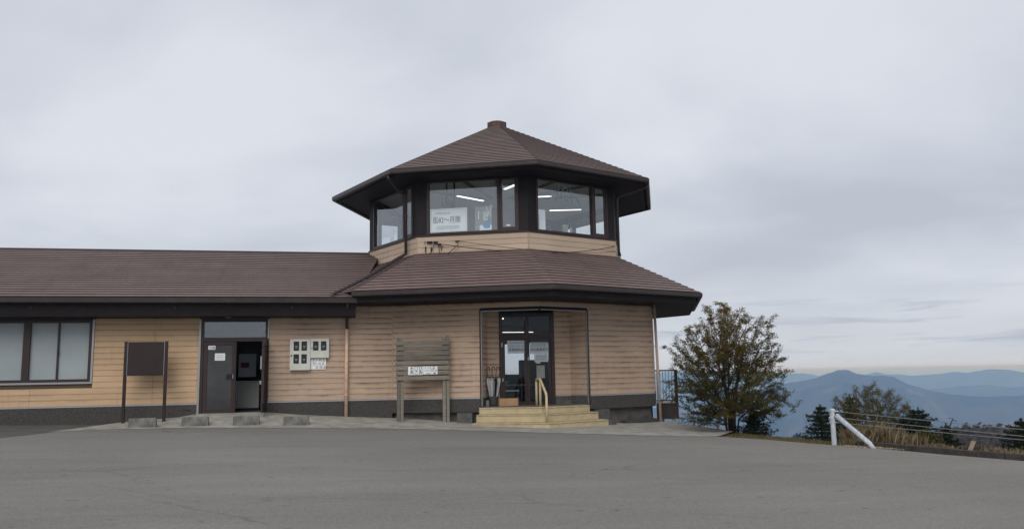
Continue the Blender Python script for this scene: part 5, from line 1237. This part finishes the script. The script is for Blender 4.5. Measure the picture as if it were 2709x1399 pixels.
for (lab, x, y, r_, h, n) in (('dry straw-coloured grass tuft right behind the white brace', 6.20, -12.20, .17, .46, 700), ('tallest dry grass tuft between the brace and the olive bush', 6.62, -12.25, .20, .58, 800), ('dry grass tuft below the middle conifers', 7.0, -12.85, .2, .42, 600), ('small dry grass tuft between post and brace foot', 5.75, -12.55, .13, .24, 500), ('dry grass tuft near the kerb below the dead sapling', 7.05, -13.75, .18, .22, 400), ('dry grass tuft left of the leaning stake', 6.78, -14.05, .14, .14, 300), ('yellowing grass tuft right of the leaning stake', 7.75, -14.9, .25, .24, 500), ('dry grass tuft at the right picture edge beyond the kerb', 8.4, -15.6, .3, .24, 500)): tuft(lab, x, y, r_, h, n)
n = 26000; P = np.stack([RNG.uniform(3.4, 9.5, n * 3), RNG.uniform(-19, -5.4, n * 3)], 1); d = plateau_dist(P)
ax = np.interp(P[:, 1], [q[1] for q in ex], [q[0] for q in ex]); ax = np.where(P[:, 1] > -9.87, np.interp(P[:, 1], [-9.87, -8.6, -5], [3.66, 4.75, 4.9]), ax)
kx = np.interp(P[:, 1], [q[1] for q in sorted(kl, key=lambda q: q[1])], [q[0] + .16 for q in sorted(kl, key=lambda q: q[1])]); ax = np.where(P[:, 1] < -12.6, kx, ax)
m_ = (P[:, 0] > ax + .02) & (d < 1.6); P = P[m_][:n]; P = np.column_stack([P, terrain_z(P) - .005])
V, F = blades(P, .055, .004, .8); tag(link_mesh('verge_grass', fast_mesh('verge_grass', V, F), M['turf']), 'short brown and green grass on the verge', 'grass', kind='stuff')
# fallen leaves swept against the kerb and the brace foot
n = 900; u = RNG.uniform(0, 1, n); P = np.column_stack([5.35 + u * .75 + RNG.normal(size=n) * .05, -12.75 - u * .85 + RNG.normal(size=n) * .09, np.zeros(n)]); P[:, 2] = ga(P[:, 0], P[:, 1]) + .012
V, F = leaf_cards(P, .018, .6, .8); tag(link_mesh('fallen_leaves', fast_mesh('fallen_leaves', V, F), M['straw']), 'dry fallen leaves swept along the foot of the kerb', 'leaves', kind='stuff')

# ------------------------------------------------------------------ distant hills and mountains
def ridge(name, label, sky, D, base, front, back, rough_, wl, m, az0=-70, az1=110, cols_=420, rows_=26, seed=0, wob=.003, kind='structure', lift=0.0):
    azs = np.unique(np.concatenate([np.linspace(az0, az1, cols_ // 3), np.linspace(18, 48, cols_)])); kx_ = [q[0] for q in sky]; kz = [q[1] for q in sky]; V = []
    ts = np.linspace(0, 1, rows_)
    for az_ in azs:
        e = float(np.interp(az_, kx_, kz)) + lift; inr = kx_[0] < az_ < kx_[-1]
        e += (0 if inr else wob * 2.2 * mnoise.noise(Vector((az_ * .11, seed, 0)))) + wob * .16 * mnoise.fractal(Vector((az_ * 1.7, seed, 3)), 1, 2, 5)
        zt = 1.15 + e * D
        for t_ in ts:
            dist = D - front + (front + back) * t_; tp = front / (front + back)
            u = t_ / tp if t_ < tp else (1 - t_) / (1 - tp)
            x, y = CAM_LOC.x + math.sin(R(az_)) * dist, CAM_LOC.y + math.cos(R(az_)) * dist
            z = base + (zt - base) * (u ** .85)
            nz = mnoise.ridged_multi_fractal(Vector((x / wl, y / wl, seed)), 1.0, 2.1, 6, 1.0, 2.0)
            z += (nz - 1.1) * rough_ * u * (1 - u) * 4 * .6
            V.append((x, y, z))
    nr_ = rows_; F = [(i * nr_ + k, (i + 1) * nr_ + k, (i + 1) * nr_ + k + 1, i * nr_ + k + 1) for i in range(len(azs) - 1) for k in range(nr_ - 1)]
    o = link_mesh(name, fast_mesh(name, V, F), m, smooth=True); tag(o, label, kind=kind); return o
NEAR = [(5, -.055), (21.14, -0.0478), (23.19, -0.045), (26.22, -0.038), (29.21, -0.0271), (30.46, -0.0208), (32.32, -0.0152), (33.27, -0.0097), (33.99, -0.0059), (34.52, -0.006), (34.95, -0.0102), (35.99, -0.0131), (36.68, -0.0128), (37.19, -0.0147), (38.0, -0.0231), (39.22, -0.0298), (40.09, -0.0334), (41.7, -0.0365), (42.95, -0.0359), (44.09, -0.0351), (60, -.04)]
FAR = [(0, -.012), (21.23, -0.0064), (23.54, -0.0035), (26.3, -0.0097), (28.51, -0.0112), (30.5, -0.0091), (31.8, -0.0089), (32.61, -0.0119), (34.16, -0.0152), (35.55, -0.0112), (36.19, -0.0078), (36.77, -0.0107), (37.47, -0.0106), (38.04, -0.0126), (38.88, -0.0118), (40.6, -0.008), (41.33, -0.0098), (42.44, -0.0075), (43.28, -0.0081), (44.2, -0.0118), (70, -.012)]
MID = [(20, -.05), (35.63, -0.0419), (37.95, -0.035), (39.28, -0.029), (40.8, -0.0263), (42.24, -0.0247), (43.37, -0.0277), (44.13, -0.027), (60, -.03)]
H1 = [(36, -.16), (38.45, -0.0883), (39.28, -0.0708), (39.91, -0.0643), (40.61, -0.0629), (41.58, -0.0631), (42.62, -0.062), (43.22, -0.063), (43.94, -0.0643), (52, -.07), (60, -.14)]
H2 = [(15, -.12), (23.62, -0.0738), (24.96, -0.0699), (25.87, -0.0722), (27.58, -0.0748), (29.96, -0.0755), (30.93, -0.0747), (31.89, -0.0761), (32.78, -0.0776), (36, -.10)]
ridge('mountain_ridge', 'hazy blue farthest mountain ridge along the horizon', FAR, 10500, -560, 2600, 2200, 230, 1500, M['mountain'], seed=1.3, lift=.006)
ridge('mountain_ridge', 'hazy blue lower ridge in front of the farthest mountains', MID, 7600, -560, 1500, 1200, 200, 1100, M['mountain'], seed=4.1, lift=.006)
ridge('mountain_ridge', 'nearest blue-grey mountain with rounded summit behind the bare tree', NEAR, 5000, -560, 1900, 1300, 270, 900, M['mountain'], seed=7.7, rows_=60, lift=.005)
ridge('wooded_hill', 'dark wooded hill just beyond the barrier at the right', H1, 330, -95, 130, 110, 9, 26, M['forest'], az0=34, az1=62, seed=2.2, wob=.02, rows_=40)
ridge('wooded_hill', 'dark strip of wooded hill just above the verge', H2, 700, -175, 260, 200, 14, 40, M['forest'], az0=13, az1=38, seed=5.2, wob=.012)
def woods(name, label, sky, D, az0, az1, n, size, m):
    """mass of far treetops along the crest of a wooded hill"""
    V = []; F = []
    for k in range(n):
        az_ = random.uniform(az0, az1); e = float(np.interp(az_, [q[0] for q in sky], [q[1] for q in sky])); dd = random.uniform(-.26, .02); dist = D * (1 + dd)
        z = 1.15 + e * D - (abs(dd) * D) * .42 - 1.0; s = size * random.uniform(.5, 1.2); c_ = Vector((CAM_LOC.x + math.sin(R(az_)) * dist, CAM_LOC.y + math.cos(R(az_)) * dist, z))
        for j in range(14):
            d = Vector((random.gauss(0, 1), random.gauss(0, 1), random.gauss(0, .8))).normalized(); p = c_ + d * s * random.uniform(.3, 1); u_ = Vector((random.gauss(0, 1), random.gauss(0, 1), random.gauss(0, 1))).normalized() * s * .4; w2 = u_.orthogonal().normalized() * s * .28
            o = len(V); V += [p - u_, p + w2, p + u_, p - w2]; F.append((o, o + 1, o + 2, o + 3))
    tag(link_mesh(name, fast_mesh(name, V, F), m), label, 'forest', kind='stuff')
M['woods'] = leaf_mat('woods', (0.050, 0.042, 0.032), (0.085, 0.062, 0.045), -60, -20, .4, .15)
woods('forest', 'leafless brown woods on the hill beyond the barrier', H1, 330, 38.3, 52, 2600, 2.6, M['woods'])
woods('forest', 'dark woods on the hill strip above the verge', H2, 700, 23, 33.5, 1600, 4.2, M['woods'])

# ------------------------------------------------------------------ air
hz, ht, hn = new_mat('haze')
ht.nodes.remove(hn)
pv = N(ht, 'ShaderNodeVolumePrincipled'); pv.inputs['Color'].default_value = (0.32, 0.57, 1.0, 1); pv.inputs['Absorption Color'].default_value = (1, 1, 1, 1); pv.inputs['Density'].default_value = 2.2e-4; pv.inputs['Anisotropy'].default_value = 0.35
pv.inputs['Density Attribute'].default_value = ''
ht.links.new(pv.outputs[0], ht.nodes['Material Output'].inputs['Volume'])
mb = MB(); mb.box(-13600, 13600, -13600, 13600, -640, 12.0)
tag(build('haze', mb, hz), 'pale blue haze filling the air over the valley', 'haze', kind='stuff')
